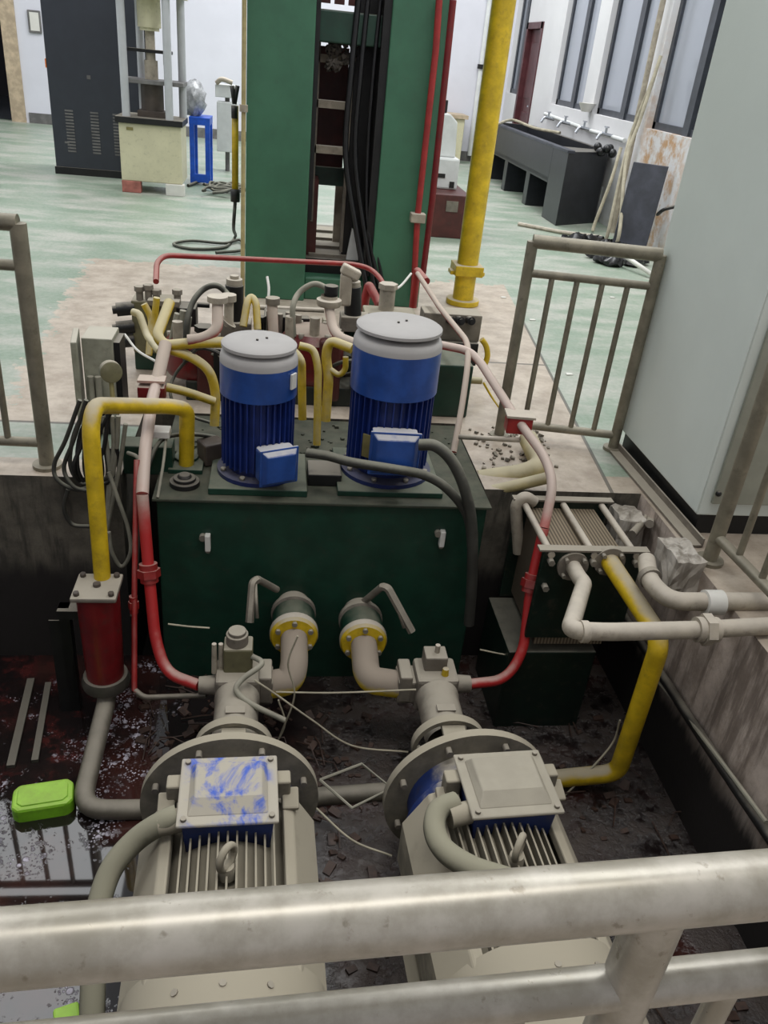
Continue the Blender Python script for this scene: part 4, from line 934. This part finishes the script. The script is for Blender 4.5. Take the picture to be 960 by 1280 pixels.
ypipe([P(195, 352, y=4.3), P(196, 328, y=4.5), P(206, 319, y=4.6), P(440, 330, y=5.0), P(462, 335, y=5.0), P(478, 350, y=4.9), P(484, 372, y=4.8)], .015, 'thin dark red pipe crossing in front of the green press', 'red', bend=.1, name='red_pipe')
ypipe([V((P(456, 376, y=5.1).x, 5.1, .0)), P(456, 376, y=5.1), P(461, 356, y=5.1), P(474, 380, y=5.0)], .028, 'short bent red pipe stub at the foot of the press opening', 'red', bend=.02, name='red_pipe')
ypipe([P(516, 384, y=5.0), P(521, 338, y=5.0), P(533, 352, y=4.85)], .024, 'red pipe stub at the foot of the right green column', 'red', bend=.02, name='red_pipe')
# cream pipes right of the tank
t = thing('cream_pipes', P(640, 600, y=3.1), 'fat cream elbow pipe rising from the pit right of the tank', 'pipe')
MB().tube([P(598, 600, y=3.2), P(655, 592, y=3.2), P(676, 582, y=3.22), P(660, 548, y=3.45)], .045, bend=.09, n=18).build('pipe', 'cream_pipe', t)
tag(MB().tube([P(600, 617, y=3.08), P(640, 608, y=3.06), P(690, 596, y=3.02)], .026, bend=.05, n=16).build('cream_pipe', 'cream_pipe'), 'slimmer cream pipe below the fat cream elbow right of the tank', 'pipe')
tag(MB().tube([P(648, 690, y=2.95), P(645, 630, y=2.95), P(656, 620, y=2.95), P(668, 628, y=2.95)], .026, bend=.04, n=14).build('cream_pipe', 'whitepipe'), 'pale elbow pipe behind the left corner of the cooler', 'pipe')
tag(MB().tube([P(574, 546, y=3.3), P(650, 550, y=3.15)], .012, n=8).build('steel_bar', 'whitepipe'), 'thin pale bar lying across the gap right of the larger motor', 'metal bar')

# ------------------------------------------------------------------ cooler
t = thing('plate_cooler', (1.25, 2.75, -.5), 'dark framed plate cooler with a brown ribbed core at the pit corner', 'cooler')
X0, X1, Y0, Y1 = 1.05, 1.455, 2.56, 2.96
MB().bb((X0, Y0-.012, -.42), (X1, Y0+.012, 0)).build('front_plate', 'grimegreen', t, bevel=.003)
MB().bb((X0, Y1-.012, -.50), (X1, Y1+.012, 0)).build('back_plate', 'grimegreen', t, bevel=.003)
for yy in (Y0, Y1): MB().bb((X0-.02, yy-.02, 0), (X1+.02, yy+.02, .008)).build('frame_lip', 'castgrey', t)
MB().bb((X0+.05, Y0+.012, -.47), (X1-.06, Y1-.012, -.035)).build('plate_core', 'core', t)
for x in (X0+.03, (X0+X1)/2, X1-.03): MB().cyl((x, Y0-.02, -.015), (x, Y1+.02, -.015), .014, n=12).build('tie_rod', 'whitepipe', t)
for x in (X0+.03, X0+.2, X1-.03):
    for z in (-.04, -.16): MB().cyl((x, Y0-.012, z), (x, Y0-.04, z), .014, n=6).build('nut', 'boltm', t)
f1, f2 = P(716, 708, y=2.54), P(762, 702, y=2.54)
for f, n_ in ((f1, 1), (f2, 2)):
    MB().cyl(f+V((0, .02, 0)), f-V((0, .005, 0)), .062, n=28).build('port_flange', 'castgrey', t)
    for k in range(4):
        a = PI/4+k*PI/2; p = f+V((math.cos(a)*.05, 0, math.sin(a)*.05)); MB().cyl(p, p-V((0, .025, 0)), .009, n=6).build('port_bolt', 'boltm', t)
# stand below: dark green box
tag(MB().bb((1.0, 2.56, -1.08), (1.38, 2.95, -.505)).build('cooler_stand', 'grimegreen', bevel=.006), 'dark green steel box standing in the pit under the plate cooler', 'box')
# water pipes
t = thing('water_pipe', f1, 'pale water pipe from the left cooler port, lower of two crossing the kerb', 'pipe')
e1 = P(716, 785, z=-.0)
MB().tube([f1, f1+V((0, -.08, .0)), f1+V((0, -.13, .01)), P(712, 788, z=.035), P(760, 790, z=.035), P(880, 787, z=.035), P(985, 781, z=.035)], .03, bend=.045, n=18).build('pipe', 'whitepipe', t)
union(P(882, 787, z=.035), V((1, 0, 0)), .034, 'whitepipe', t)
for p_, d_ in ((P(730, 789.5, z=.035), V((1, 0, 0))),): MB().cyl(p_-d_*.012, p_+d_*.012, .036).build('socket_ring', 'whitepipe', t)
t = thing('water_pipe', P(820, 735, z=.02), 'pale water pipe with a white coupling on the right kerb, the upper of two', 'pipe')
MB().tube([P(808, 700, z=.02), P(812, 728, z=.02), P(838, 752, z=.02), P(900, 752, z=.02), P(975, 752, z=.02)], .033, bend=.06, n=18).build('pipe', 'whitepipe', t)
q = P(890, 753, z=.02); MB().cyl(q-V((.03, 0, 0)), q+V((.035, 0, 0)), .045, n=20).build('coupling', 'label', t)
q = P(812, 722, z=.02); MB().cyl(q-V((0, .012, 0)), q+V((0, .012, 0)), .042, n=20).build('socket_ring', 'castgrey', t)
# yellow pipe on the right
t = thing('right_yellow_pipe', f2, 'bright yellow pipe slanting from the cooler down to the pit floor at the right', 'pipe')
yp = [f2, f2+V((0, -.03, .0)), P(822, 793, y=2.2), P(823, 812, y=2.17), P(772, 966, y=2.2), P(690, 974, y=2.22)]
MB().tube(yp, .036, bend=.06, n=18).build('pipe', 'yellow', t)

# broken concrete blocks at the pit corner
def rock(a, b, seed, label):
    r = random.Random(seed); m = MB().bb(a, b); 
    import bmesh
    me = bpy.data.meshes.new('tmp'); me.from_pydata([tuple(v) for v in m.v], [], m.f); bm = bmesh.new(); bm.from_mesh(me)
    bmesh.ops.subdivide_edges(bm, edges=bm.edges, cuts=4, use_grid_fill=True)
    vs = [v.co+V([r.uniform(-.007, .007) for _ in range(3)]) for v in bm.verts]; fs = [tuple(v.index for v in f.verts) for f in bm.faces]; bm.free(); bpy.data.meshes.remove(me)
    o = MB().add(vs, fs).build('concrete_block', 'kerbblock'); return tag(o, label, 'concrete block')
rock((1.53, 2.42, -.16), (1.64, 2.60, .04), 1, 'broken pale concrete lump under the upper water pipe at the kerb')
rock((1.50, 2.88, -.3), (1.62, 3.02, -.05), 2, 'broken concrete lump in the far right corner of the pit')
tag(MB().tube([P(790, 668, y=2.8), P(815, 640, y=3.0), P(812, 655, z=-.02)], .018).build('pipe_stub', 'castgrey'), 'grey pipe stub behind the cooler beside the steel angle', 'pipe')
# black conduit along the right pit wall
tag(MB().tube([(PX1-.025, 2.95, -.53), (PX1-.03, 2.2, -.50), (PX1-.025, 1.5, -.46), (PX1-.02, .8, -.4)], .02, n=10, spline=True).build('wall_conduit', 'black'), 'black conduit running along the right pit wall at the stain line', 'conduit')
tag(MB().tube([P(822, 850, x=1.60), P(850, 885, x=1.60), P(900, 950, x=1.60), P(958, 1028, x=1.59)], .008, n=8, spline=True).build('cable', 'hose'), 'thin pale cable strung along the right pit wall', 'cable')

# ------------------------------------------------------------------ valve gear behind the tank
def solenoid(p, d, L=.1, r=.03, m='steelblk', parent=None, name='solenoid'):
    d = V(d).normalized(); return MB().cyl(p, p+d*L, r, n=18).cyl(p+d*L, p+d*(L+.02), r*.6, n=14).build(name, m, parent)
# left stack
vy = 4.3
t = thing('valve_stack', (P(185, 470, y=vy).x, vy, 0), 'khaki valve stack with black solenoids standing at the back left of the tank', 'valve stack')
a, b = P(164, 374, y=vy), P(205, 374, y=vy)
MB().bb((a.x, vy, 0), (b.x+.02, vy+.2, P(180, 440, y=vy).z)).build('base_block', 'tank', t, bevel=.006)
MB().bb((a.x-.0, vy-.02, P(180, 440, y=vy).z), (b.x+.06, vy+.14, a.z)).build('valve_block', 'khaki', t, bevel=.008)
for py in (385, 408, 425): solenoid(P(168, py, y=vy), (-1, -.2, -.1), .09, .035, 'steelblk', t)
for px, py in ((175, 368), (186, 366), (196, 372), (222, 372)):
    q = P(px, py+8, y=vy); MB().cyl(q, q+V((0, 0, .07)), .018).cyl(q+V((0, 0, .05)), q+V((0, 0, .075)), .026, n=6).build('hand_knob', 'castgrey', t)
MB().box(P(205, 378, y=vy-.05), (.16, .06, .03)).build('top_bar', 'castgrey', t, bevel=.004)
MB().bb((b.x+.05, vy, .1), (b.x+.16, vy+.12, P(225, 385, y=vy).z)).build('side_block', 'steelblk', t, bevel=.006)
ypipe([P(180, 380, y=4.2), P(190, 398, y=4.2), P(188, 420, y=4.15), P(186, 444, y=4.1)], .017, 'pale yellow pipe hanging on the khaki valve stack, left one', bend=.05)
ypipe([P(196, 372, y=4.15), P(193, 400, y=4.15), P(188, 420, y=4.12)], .017, 'pale yellow pipe hanging on the khaki valve stack, right one', bend=.05)
ypipe([P(166, 390, y=4.1), P(174, 392, y=4.08), P(184, 420, y=4.0), P(200, 440, y=3.7)], .018, 'cream pipe sweeping from the lowest solenoid to the pink riser', 'cream_pipe', bend=.04, name='cream_pipe')
for i, (pts, lab) in enumerate(((((222, 392), (216, 420), (212, 450)), 'grey hose standing behind the pink riser, left of three'), (((229, 388), (224, 425), (220, 455)), 'grey hose standing behind the pink riser, middle of three'), (((236, 396), (232, 430), (228, 470)), 'grey hose standing behind the pink riser, right of three'))):
    hose('hose', [P(x, y, y=4.0) for x, y in pts], .016, 'hose', lab)
hose('thin_tube', [P(156, 418, y=4.0), P(172, 438, y=3.9), P(195, 452, y=3.6)], .006, 'label', 'thin white tube slanting across to the pink riser')
# red accumulators / pumps and their valves
def redunit(px, py, yy, r, label, valves):
    q = P(px, py, y=yy); t = thing('red_vane_pump', (q.x, yy, 0), label, 'pump', 'dark red pumps behind the tank')
    MB().lathe([(0, .1), (r*.9, .1), (r, .13), (r, q.z-.04), (r*.8, q.z), (r*.3, q.z+.015), (0, q.z+.015)], (q.x, yy, 0), n=32).build('pump_body', 'darkred', t)
    for k in range(6):
        a = 2*PI*k/6; MB().cyl((q.x+math.cos(a)*r*.8, yy+math.sin(a)*r*.8, q.z-.04), (q.x+math.cos(a)*r*.8, yy+math.sin(a)*r*.8, q.z+.01), .014, n=6).build('bolt', 'castgrey', t)
    MB().box((q.x+r*.5, yy-.02, q.z*.55), (r*.7, r*2.0, q.z*.9)).build('side_casting', 'maroon', t, bevel=.015)
    for dx in valves:
        MB().cyl((q.x+dx, yy-r*.6, q.z-.1), (q.x+dx, yy-r*.6, q.z+.09), .025).build('stem', 'whitepipe', t)
    return t
redunit(243, 418, 4.05, .15, 'dark red round pump behind the left end of the tank', (-.07,))
redunit(392, 412, 4.05, .16, 'dark red round pump seen between the two blue motors', (.0, -.12))
def relief(px, ytop, ybot, yy, label, m='steelblk'):
    a, b = P(px, ytop, y=yy), P(px, ybot, y=yy); t = thing('relief_valve', b, label, 'valve')
    MB().cyl(b, b+(a-b)*.80, .045, n=20).build('valve_body', m, t, bevel=.004)
    MB().cyl(b+(a-b)*.80, b+(a-b)*.93, .04, n=18).cyl(b+(a-b)*.93, a, .022, n=14).build('cap', 'whitepipe', t, bevel=.003)
    MB().box(b-V((-.01, 0, .03)), (.15, .12, .08)).build('block', 'castgrey', t, bevel=.006)
    MB().cyl((b.x, b.y+.03, 0), (b.x, b.y+.03, b.z), .04).build('support', 'tank', t)
relief(293, 344, 402, 4.1, 'tall black relief valve with a pale cap left of the green press')
t = relief(441, 348, 395, 4.2, 'black valve with a pale bracket head right of centre in front of the press opening') 
q = P(432, 362, y=4.15)
tag(MB().box(q, (.06, .05, .16)).box(q+V((.02, 0, .09)), (.1, .06, .05), ry=.4).build('valve_bracket', 'whitepipe', bevel=.01), 'pale upright bracket beside the black valve in front of the press opening', 'bracket')
t = thing('flanged_valve', P(412, 385, y=3.9), 'pale flanged valve with a black cap just left of the larger motor', 'valve')
q = P(411, 382, y=3.9)
MB().lathe([(.055, 0), (.06, .01), (.06, .03), (.04, .035), (.04, .05)], q, n=24).build('flange', 'whitepipe', t)
MB().cyl(q+V((.01, .03, .04)), q+V((.01, .03, .09)), .034).build('cap', 'steelblk', t, bevel=.004)
MB().tube([q, P(416, 410, y=3.8), P(424, 422, y=3.7), P(445, 430, y=3.6)], .024, bend=.04, n=14).build('pipe', 'pink', t)
t = thing('flanged_valve', P(268, 380, y=3.9), 'pale flanged valve cap left of the tall black relief valve', 'valve')
q = P(286, 376, y=3.85)
MB().cyl(q, q+V((0, 0, .03)), .035).cyl(q-V((0, 0, .12)), q, .022).build('stem', 'whitepipe', t)
MB().cyl(P(284, 405, y=3.85), q-V((0, 0, .1)), .04).build('body', 'castgrey', t)
q = P(484, 372, y=4.6)
t = thing('pipe_fitting', q, 'pale pipe fitting where the thin red pipe ends before the press', 'fitting')
MB().cyl(q-V((0, 0, .1)), q+V((0, 0, .05)), .045).cyl(q+V((0, 0, .05)), q+V((0, 0, .08)), .055, n=6).build('fitting_body', 'whitepipe', t)
MB().box(q-V((-.02, 0, .12)), (.3, .16, .1)).build('valve_block', 'khaki', t, bevel=.01)
MB().cyl((q.x, q.y, 0), (q.x, q.y, q.z-.1), .06).build('support', 'tank', t)
# hose arches
hose('hose', [P(232, 452, y=3.9), P(233, 410, y=3.9), P(240, 380, y=3.95), P(254, 362, y=4.0), P(270, 357, y=4.0), P(283, 366, y=4.0), P(286, 374, y=3.9)], .014, 'cable', 'black hose arching up to the left relief valve')
hose('hose', [P(367, 420, y=3.95), P(366, 385, y=3.95), P(374, 366, y=4.0), P(392, 355, y=4.0), P(407, 360, y=4.0), P(414, 370, y=3.95)], .014, 'hose', 'pale hose arching in front of the lower left green column')
hose('thin_tube', [P(334, 346, y=4.3), P(336, 362, y=4.25), P(334, 385, y=4.2)], .007, 'label', 'thin white tube standing in front of the left green column')
hose('thin_tube', [P(484, 366, y=4.6), P(500, 358, y=4.7), P(514, 342, y=4.8)], .007, 'label', 'thin white tube rising toward the right green column')
ypipe([P(178, 376, y=4.5), P(262, 382, y=4.5)], .014, 'thin black pipe running level behind the left hose arch', 'steelblk', name='level_pipe')
ypipe([P(318, 384, y=4.4), P(405, 388, y=4.4)], .013, 'thin pale pipe running level across the foot of the left green column', 'whitepipe', name='level_pipe')
# small valve row between (330-365)
t = thing('valve_row', P(350, 410, y=4.15)-V((0, 0, .1)), 'row of small pale valve spools on a dark block behind the smaller motor', 'valve block')
q0, q1 = P(330, 395, y=4.15), P(366, 395, y=4.15)
MB().bb((q0.x, 4.15, 0), (q1.x, 4.3, q0.z)).build('block', 'steelblk', t, bevel=.005)
for k in range(4):
    x = q0.x+.03+.048*k; MB().cyl((x, 4.14, q0.z-.11), (x, 4.14, q0.z+.03-.01*(k % 2)), .018).build('spool', 'castgrey', t)
tag(MB().tube([P(340, 378, y=4.05), P(342, 420, y=4.0)], .026, n=14).build('pink_pipe', 'pink'), 'short pink upright pipe just behind the smaller motor cap', 'pipe')
MB().cyl(P(341, 380, y=4.05), P(341, 372, y=4.05), .035).build('pipe_cap', 'castgrey', bpy.data.objects['pink_pipe.001'] if 'pink_pipe.001' in bpy.data.objects else bpy.data.objects['pink_pipe'])
# right manifold
t = thing('control_manifold', P(580, 470, y=4.1), 'dark manifold block with a grey top right of the larger motor', 'manifold')
yy = 4.35
a, b = P(553, 392, y=yy), P(604, 392, y=yy)
MB().bb((a.x-.1, yy, a.z-.15), (b.x, yy+.14, a.z)).build('upper_block', 'castgrey', t, bevel=.006)
MB().bb((a.x-.1, yy-.03, a.z-.28), (b.x-.005, yy+.14, a.z-.15)).build('middle_block', 'steelblk', t, bevel=.006)
MB().bb((a.x-.1, yy, 0), (b.x-.04, yy+.14, a.z-.28)).build('lower_block', 'khaki', t, bevel=.006)
for px in (562, 573, 586): solenoid(P(px, 400, y=yy), (0, -1, .2), .07, .022, 'steelblk', t)
ypipe([P(602, 424, y=4.3), P(608, 432, y=4.3), P(610, 446, y=4.3), P(604, 460, y=4.3)], .016, 'small yellow bend on the right side of the dark manifold', 'yellow', bend=.03)
tag(MB().tube([P(548, 473, y=3.9), P(602, 476, y=3.9)], .018).build('cream_pipe', 'cream_pipe'), 'short cream pipe lying level right of the larger motor', 'pipe')
tag(MB().bb((.80, 3.82, 0), (1.0, 4.1, .28)).build('motor_block', 'tank', bevel=.01), 'dark green block behind the right end of the tank', 'block')
hose('thin_tube', [P(604, 478, y=3.9), P(614, 495, y=3.9), P(626, 512, y=3.85)], .006, 'yellow', 'thin yellow tube beside the fallen plaster right of the motor')
# extra clutter on the floor behind tank: pale rubble
rk = MB(); r5 = random.Random(5)
for k in range(60):
    x, y = r5.uniform(-.6, 1.1), r5.uniform(4.52, 5.2); s_ = r5.uniform(.015, .05)
    rk.box((x, y, s_*.4), (s_, s_*1.2, s_*.8), rz=r5.random()*3, rx=r5.random()*.6)
for k in range(90):
    x, y = r5.uniform(.96, 1.35), r5.uniform(3.2, 3.72); s_ = r5.uniform(.006, .02)
    rk.box((x, y, s_*.3), (s_, s_*1.2, s_*.7), rz=r5.random()*3, rx=r5.random()*.6)
M['grit'] = mat('dark_grey_grit', (128, 120, 106), .85, dust=.4, var=.25, vscale=25)
tag(rk.build('rubble', 'grit', loc=(.2, 4.2, 0)), 'oily grit and rubble on the floor behind the tank', 'rubble', kind='stuff')
rk = MB()
for k in range(90):
    x, y = r5.uniform(.15, .86), r5.uniform(3.30, 3.66)
    if k > 45: x, y = r5.uniform(-.42, .25), r5.uniform(3.28, 3.66)
    s_ = r5.uniform(.005, .018); rk.box((x, y, s_*.3), (s_, s_*1.2, s_*.7), rz=r5.random()*3)
tag(rk.build('grit', 'tanktop', loc=(.2, 3.4, 0)), 'oily grit caked on the back of the tank lid', 'grit', kind='stuff')


M['grimeblk'] = mat('oily_black_green_iron', (30, 38, 32), .55, dust=.35, dcol=srgb(120, 114, 98), dlo=.6, dhi=1.2, grime=.6)
t = thing('manifold_bench', (.25, 4.1, 0), 'oily black bench of valve blocks behind the tank lid', 'valve bench')
MB().bb((-.42, 3.9, .0), (.78, 4.5, .1)).build('bench_top', 'grimeblk', t, bevel=.006)
r6 = random.Random(21)
for k in range(26):
    x = -.4+1.16*((k+.5)/26); y = r6.uniform(3.9, 4.35); w_, h_ = r6.uniform(.05, .11), r6.uniform(.08, .26)
    nm = ['valve_block', 'valve_spool', 'fitting'][k % 3]
    if k % 3 == 1: MB().cyl((x, y, .1), (x, y, .1+h_), w_*.35, n=14).cyl((x, y, .1+h_), (x, y, .13+h_), w_*.5, n=6).build(nm, ['castgrey', 'steelblk'][k % 2], t)
    elif k % 3 == 0: MB().box((x, y, .1+h_/2), (w_, w_, h_), rz=r6.uniform(-.1, .1)).build(nm, ['grimeblk', 'steelblk', 'khaki'][(k//3) % 3], t, bevel=.006)
    else: MB().cyl((x, y-.04, .1+h_*.6), (x, y+.08, .1+h_*.6), w_*.38, n=12).bb((x-w_*.4, y, .1), (x+w_*.4, y+.06, .1+h_*.6)).build(nm, 'grimeblk', t)
for k in range(9):
    x = r6.uniform(-.4, .9); x2 = x+r6.uniform(-.35, .35); y = r6.uniform(3.72, 3.9)
    MB().tube([V((x, y, .03)), V((x, y-.01, .14+.1*r6.random())), V(((x+x2)/2, y+.05, .2+.1*r6.random())), V((x2, y+.2, .15))], .010, spline=True, n=8).build('hose', ['cable', 'black', 'hose'][k % 3], t)

# ------------------------------------------------------------------ junction box and cables at the left
t = thing('junction_box', P(125, 560, z=0), 'grey steel junction box with its door ajar on the left kerb', 'junction box')
jy = 3.42; tz = P(135, 424, y=jy).z
xa, xb = P(101, 424, y=jy).x, P(140, 424, y=jy).x
M['boxgrey'] = mat('grey_green_box_paint', (156, 156, 138), .5, dust=.8, dcol=srgb(186, 180, 166), dlo=.5, grime=.3)
MB().bb((xa, jy, tz-.36), (xb, jy+.17, tz)).build('box_body', 'boxgrey', t, bevel=.005)
MB().box((xa-.035, jy+.05, tz-.19), (.025, .2, .37), rz=.15).build('box_door', 'boxgrey', t, bevel=.005)
MB().bb((xb, jy+.02, tz-.34), (xb+.025, jy+.15, tz-.02)).build('side_panel', 'steelblk', t)
MB().bb((xa+.02, jy+.04, 0), (xb-.02, jy+.12, tz-.36)).build('stand', 'steelblk', t)
for x in (.03, .06):
    MB().cyl((xa+x, jy-.02, tz-.34), (xa+x, jy-.02, tz-.16), .013).build('cable_gland', 'hose', t)
# pressure gauge
t = thing('pressure_gauge', P(141, 500, y=3.0), 'round dirty pressure gauge on the yellow arching pipe', 'gauge')
q = P(138, 464, y=2.98)
MB().lathe([(0, -.02), (.035, -.02), (.04, -.012), (.04, .02), (.036, .022), (0, .018)], q, (.35, -.9, .1), n=28).build('dial_case', 'khaki', t)
MB().tube([q-V((0, 0, .035)), P(141, 500, y=2.95)], .009).build('stem', 'brass', t)
r3 = random.Random(11)
labels = ['outermost loop of black cable hanging over the far left kerb', 'black cable loop second from the outside over the far left kerb', 'grey cable loop in the middle of the hanging bundle', 'grey cable loop close behind the yellow arch', 'innermost cable loop of the hanging bundle', 'low slack black cable loop hanging into the pit']
loops = [[(100, 500), (82, 550), (68, 580), (72, 600), (95, 612), (118, 606)], [(108, 500), (92, 550), (80, 585), (92, 608), (112, 614)],
         [(118, 502), (102, 555), (92, 585), (104, 606), (122, 610)], [(128, 505), (118, 560), (108, 590), (118, 606), (135, 596)], [(136, 510), (130, 560), (120, 580), (124, 602), (140, 600)],
         [(85, 612), (80, 635), (90, 655), (112, 658)]]
for k in range(5):
    x0 = 96+k*7; loops.append([(x0+14, 504+k*3), (x0-4+k, 545), (x0-8+k*2, 582+k*3), (x0+6, 604), (x0+24, 596), (x0+22, 560)]); labels.append('thin cable tangled in the bundle behind the yellow arch pipe')
for pts, lab in zip(loops, labels): hose('hanging_cable', [P(x, y, y=2.99+.03*r3.random()-.0*k) for k, (x, y) in enumerate(pts)], .0085, 'cable' if r3.random() < .5 else 'black', lab, 'cable', 'cables hanging over the left kerb')
labels = ['grey cable slanting down beside the yellow pipe, leftmost of four', 'grey cable slanting down behind the yellow arch, second of four', 'grey cable slanting down behind the yellow arch, third of four', 'grey cable slanting down nearest the red pipe, last of four']
for pts, lab in zip([[(140, 520), (142, 560), (136, 610), (134, 650)], [(148, 520), (146, 560), (140, 600), (132, 660)], [(157, 530), (150, 580), (143, 615), (132, 670)], [(128, 520), (134, 560), (138, 600), (136, 640)]], labels):
    hose('cable', [P(x, y, y=3.0) for x, y in pts], .009, 'hose', lab, 'cable', 'cables slanting behind the yellow arch')
hose('cable', [P(136, 590, y=2.98), P(148, 625, y=2.96), P(160, 660, y=2.94), P(163, 690, y=2.93), P(152, 708, y=2.93), P(140, 690, y=2.93), P(136, 665, y=2.93)], .008, 'hose', 'pale slack cable loop hanging in the pit between the yellow and red pipes', 'cable')
hose('cable', [P(272, 547, y=3.3), P(240, 543, y=3.2), P(205, 548, y=3.1), P(188, 575, y=3.0), P(176, 625, y=2.93), P(170, 720, y=2.86), P(165, 770, y=2.8)], .009, 'cable', 'grey cable curving over the tank corner and down beside the red pipe', 'cable')
hose('cable', [P(208, 545, y=3.1), P(204, 580, y=2.98), P(197, 622, y=2.88)], .006, 'hose', 'thin pale cable running down to the tank front corner', 'cable')
hose('cable', [P(160, 566, y=3.1), P(172, 572, y=3.05), P(180, 590, y=3.0)], .008, 'hose', 'short pale cable between the red pipe and the wall', 'cable')
hose('cable', [P(250, 432, y=3.5), P(218, 470, y=3.5), P(215, 500, y=3.4), P(240, 520, y=3.3), P(262, 528, y=3.3)], .007, 'cable', 'thin dark cable looping under the yellow pipes left of the smaller motor', 'cable')
# small green box under yellow arch
t = thing('terminal_block', P(185, 590, y=3.1), 'small green box with a white cloth under the yellow arch left of the tank', 'box')
q = P(185, 575, y=3.12)
MB().box(q+V((0, .04, 0)), (.2, .1, .13)).build('box_body', 'tank', t, bevel=.006)
MB().box(P(202, 540, y=3.1), (.07, .07, .03)).build('cloth', 'label', t, bevel=.004)

# cables between the vertical motors and down the tank front
hose('motor_cable', [P(384, 566, y=2.93), P(410, 570, y=2.90), P(440, 578, y=2.87), P(490, 586, y=2.84), P(530, 594, y=2.84), P(560, 612, y=2.83), P(584, 645, y=2.82), P(590, 690, y=2.8)], .019, 'cable', 'grey conduit running from the smaller motor box past the larger motor', 'conduit')
hose('motor_cable', [P(524, 556, y=2.86), P(545, 558, y=2.84), P(566, 578, y=2.82), P(582, 615, y=2.80), P(590, 660, y=2.79), P(590, 725, y=2.78), P(586, 780, y=2.78)], .023, 'cable', 'fat grey conduit bending from the larger motor box down the tank front', 'conduit')
hose('cable', [P(300, 828, y=2.5), P(250, 845, y=2.6), P(232, 850, y=2.65)], .006, 'hose', 'thin cable from the left pump to the tank corner', 'cable') if False else None

# strings, webs and wires round the pumps
strs = [(((210, 780), (235, 783), (262, 785)), 2.55, 'pale string from the tank corner to the left pump'), (((318, 850), (345, 868), (390, 900), (440, 932), (510, 940)), 2.3, 'thin dark wire sagging between the two pumps'),
        (((345, 865), (420, 866), (520, 862)), 2.35, 'taut wire stretched level between the two pumps'), (((372, 795), (360, 830), (368, 870), (350, 920)), 2.35, 'pale string hanging from the left yellow flange'),
        (((348, 875), (356, 905), (342, 935)), 2.3, 'short frayed string hanging below the left suction elbow'), (((600, 812), (630, 818), (665, 822)), 2.6, 'thin wire running right from the right pump')]
for pts, yy, lab in strs: tag(MB().tube([P(x, y, y=yy) for x, y in pts], .0035, spline=True, n=6).build('string', 'rope'), lab, 'string')
fr = [P(400, 975, z=-.8), P(452, 955, z=-.75), P(490, 985, z=-.78), P(440, 1010, z=-.8), P(400, 975, z=-.8)]
tag(MB().tube(fr, .006, n=6).build('bent_wire', 'hose'), 'bent wire frame lying between the two big motors', 'wire')
hose('wire', [P(395, 1010, z=-.85), P(440, 1050, z=-.85), P(490, 1070, z=-.85)], .004, 'rope', 'thin pale wire on the sludge between the big motors', 'wire')
hose('wire', [P(690, 1010, y=2.15), P(730, 970, y=2.2), P(765, 930, y=2.25), P(775, 900, y=2.25)], .004, 'rope', 'pale frayed string caught on the lower bend of the right yellow pipe', 'string')

M['debrisbrown'] = mat('brown_sludge_debris', (74, 54, 44), .6, var=.25, vscale=30)
db = MB(); r8 = random.Random(8)
for k in range(260):
    x, y = r8.choice([(r8.uniform(.1, .45), r8.uniform(1.5, 2.7)), (r8.uniform(1.0, 1.6), r8.uniform(1.2, 2.8)), (r8.uniform(-.5, .1), r8.uniform(2.3, 2.8))])
    a = r8.random()*3.1; s_ = r8.uniform(.008, .03)
    if k % 6 == 0: db.tube([V((x, y, PZ+.01)), V((x+.1*math.cos(a)*r8.random(), y+.1*math.sin(a), PZ+.03*r8.random()+.01)), V((x+.16*math.cos(a), y+.16*math.sin(a), PZ+.01))], .003, n=5)
    else: db.box((x, y, PZ+s_*.15), (s_, s_*1.6, s_*.5), rz=a, rx=r8.uniform(-.4, .4))
tag(db.build('sludge_debris', 'debrisbrown', loc=(.6, 2, PZ)), 'brown chips and twigs scattered over the sludge around the pumps', 'debris', kind='stuff')
# ------------------------------------------------------------------ floating things
fz = PZ
c0, c1, c2 = P(22, 992, z=fz+.05), P(88, 978, z=fz+.05), P(26, 1018, z=fz+.02)
t = thing('float_can', (-.80, 2.22, fz-.03), 'lime green plastic can floating on the oily water at the left', 'can')
w2, d2, ch = .105, .062, .022
poly = [(-w2+ch, -d2), (w2-ch, -d2), (w2, -d2+ch), (w2, d2-ch), (w2-ch, d2), (-w2+ch, d2), (-w2, d2-ch), (-w2, -d2+ch)]
fc = P(54, 995, z=fz+.05)
Rm = Matrix.Translation((fc.x, fc.y, 0)) @ Matrix.Rotation(.18, 4, 'Z')
MB().prism(poly, fz-.03, fz+.062, 'z').xf(Rm).build('can_body', 'lime', t, bevel=.012)
MB().prism([(x*.82, y*.75) for x, y in poly], fz+.06, fz+.068, 'z').xf(Rm).build('can_lid', 'lime', t, bevel=.004)
q = P(88, 1268, z=fz+.05)
tag(MB().box(q+V((0, -.03, 0)), (.07, .09, .06), rz=.3).build('plastic_tub', 'lime', bevel=.008), 'small yellow green plastic tub floating at the bottom left', 'tub')
# plank and steel scraps at the left in the water, stones
tag(MB().box((-.98, 2.62, PZ-.0), (.03, .5, .03), rz=.1).box((-.9, 2.62, PZ-.0), (.025, .45, .03), rz=.12).build('steel_frame_scrap', 'galvd'), 'two dark steel strips lying in the water left of the filter', 'metal strip')
S.render.film_transparent = False
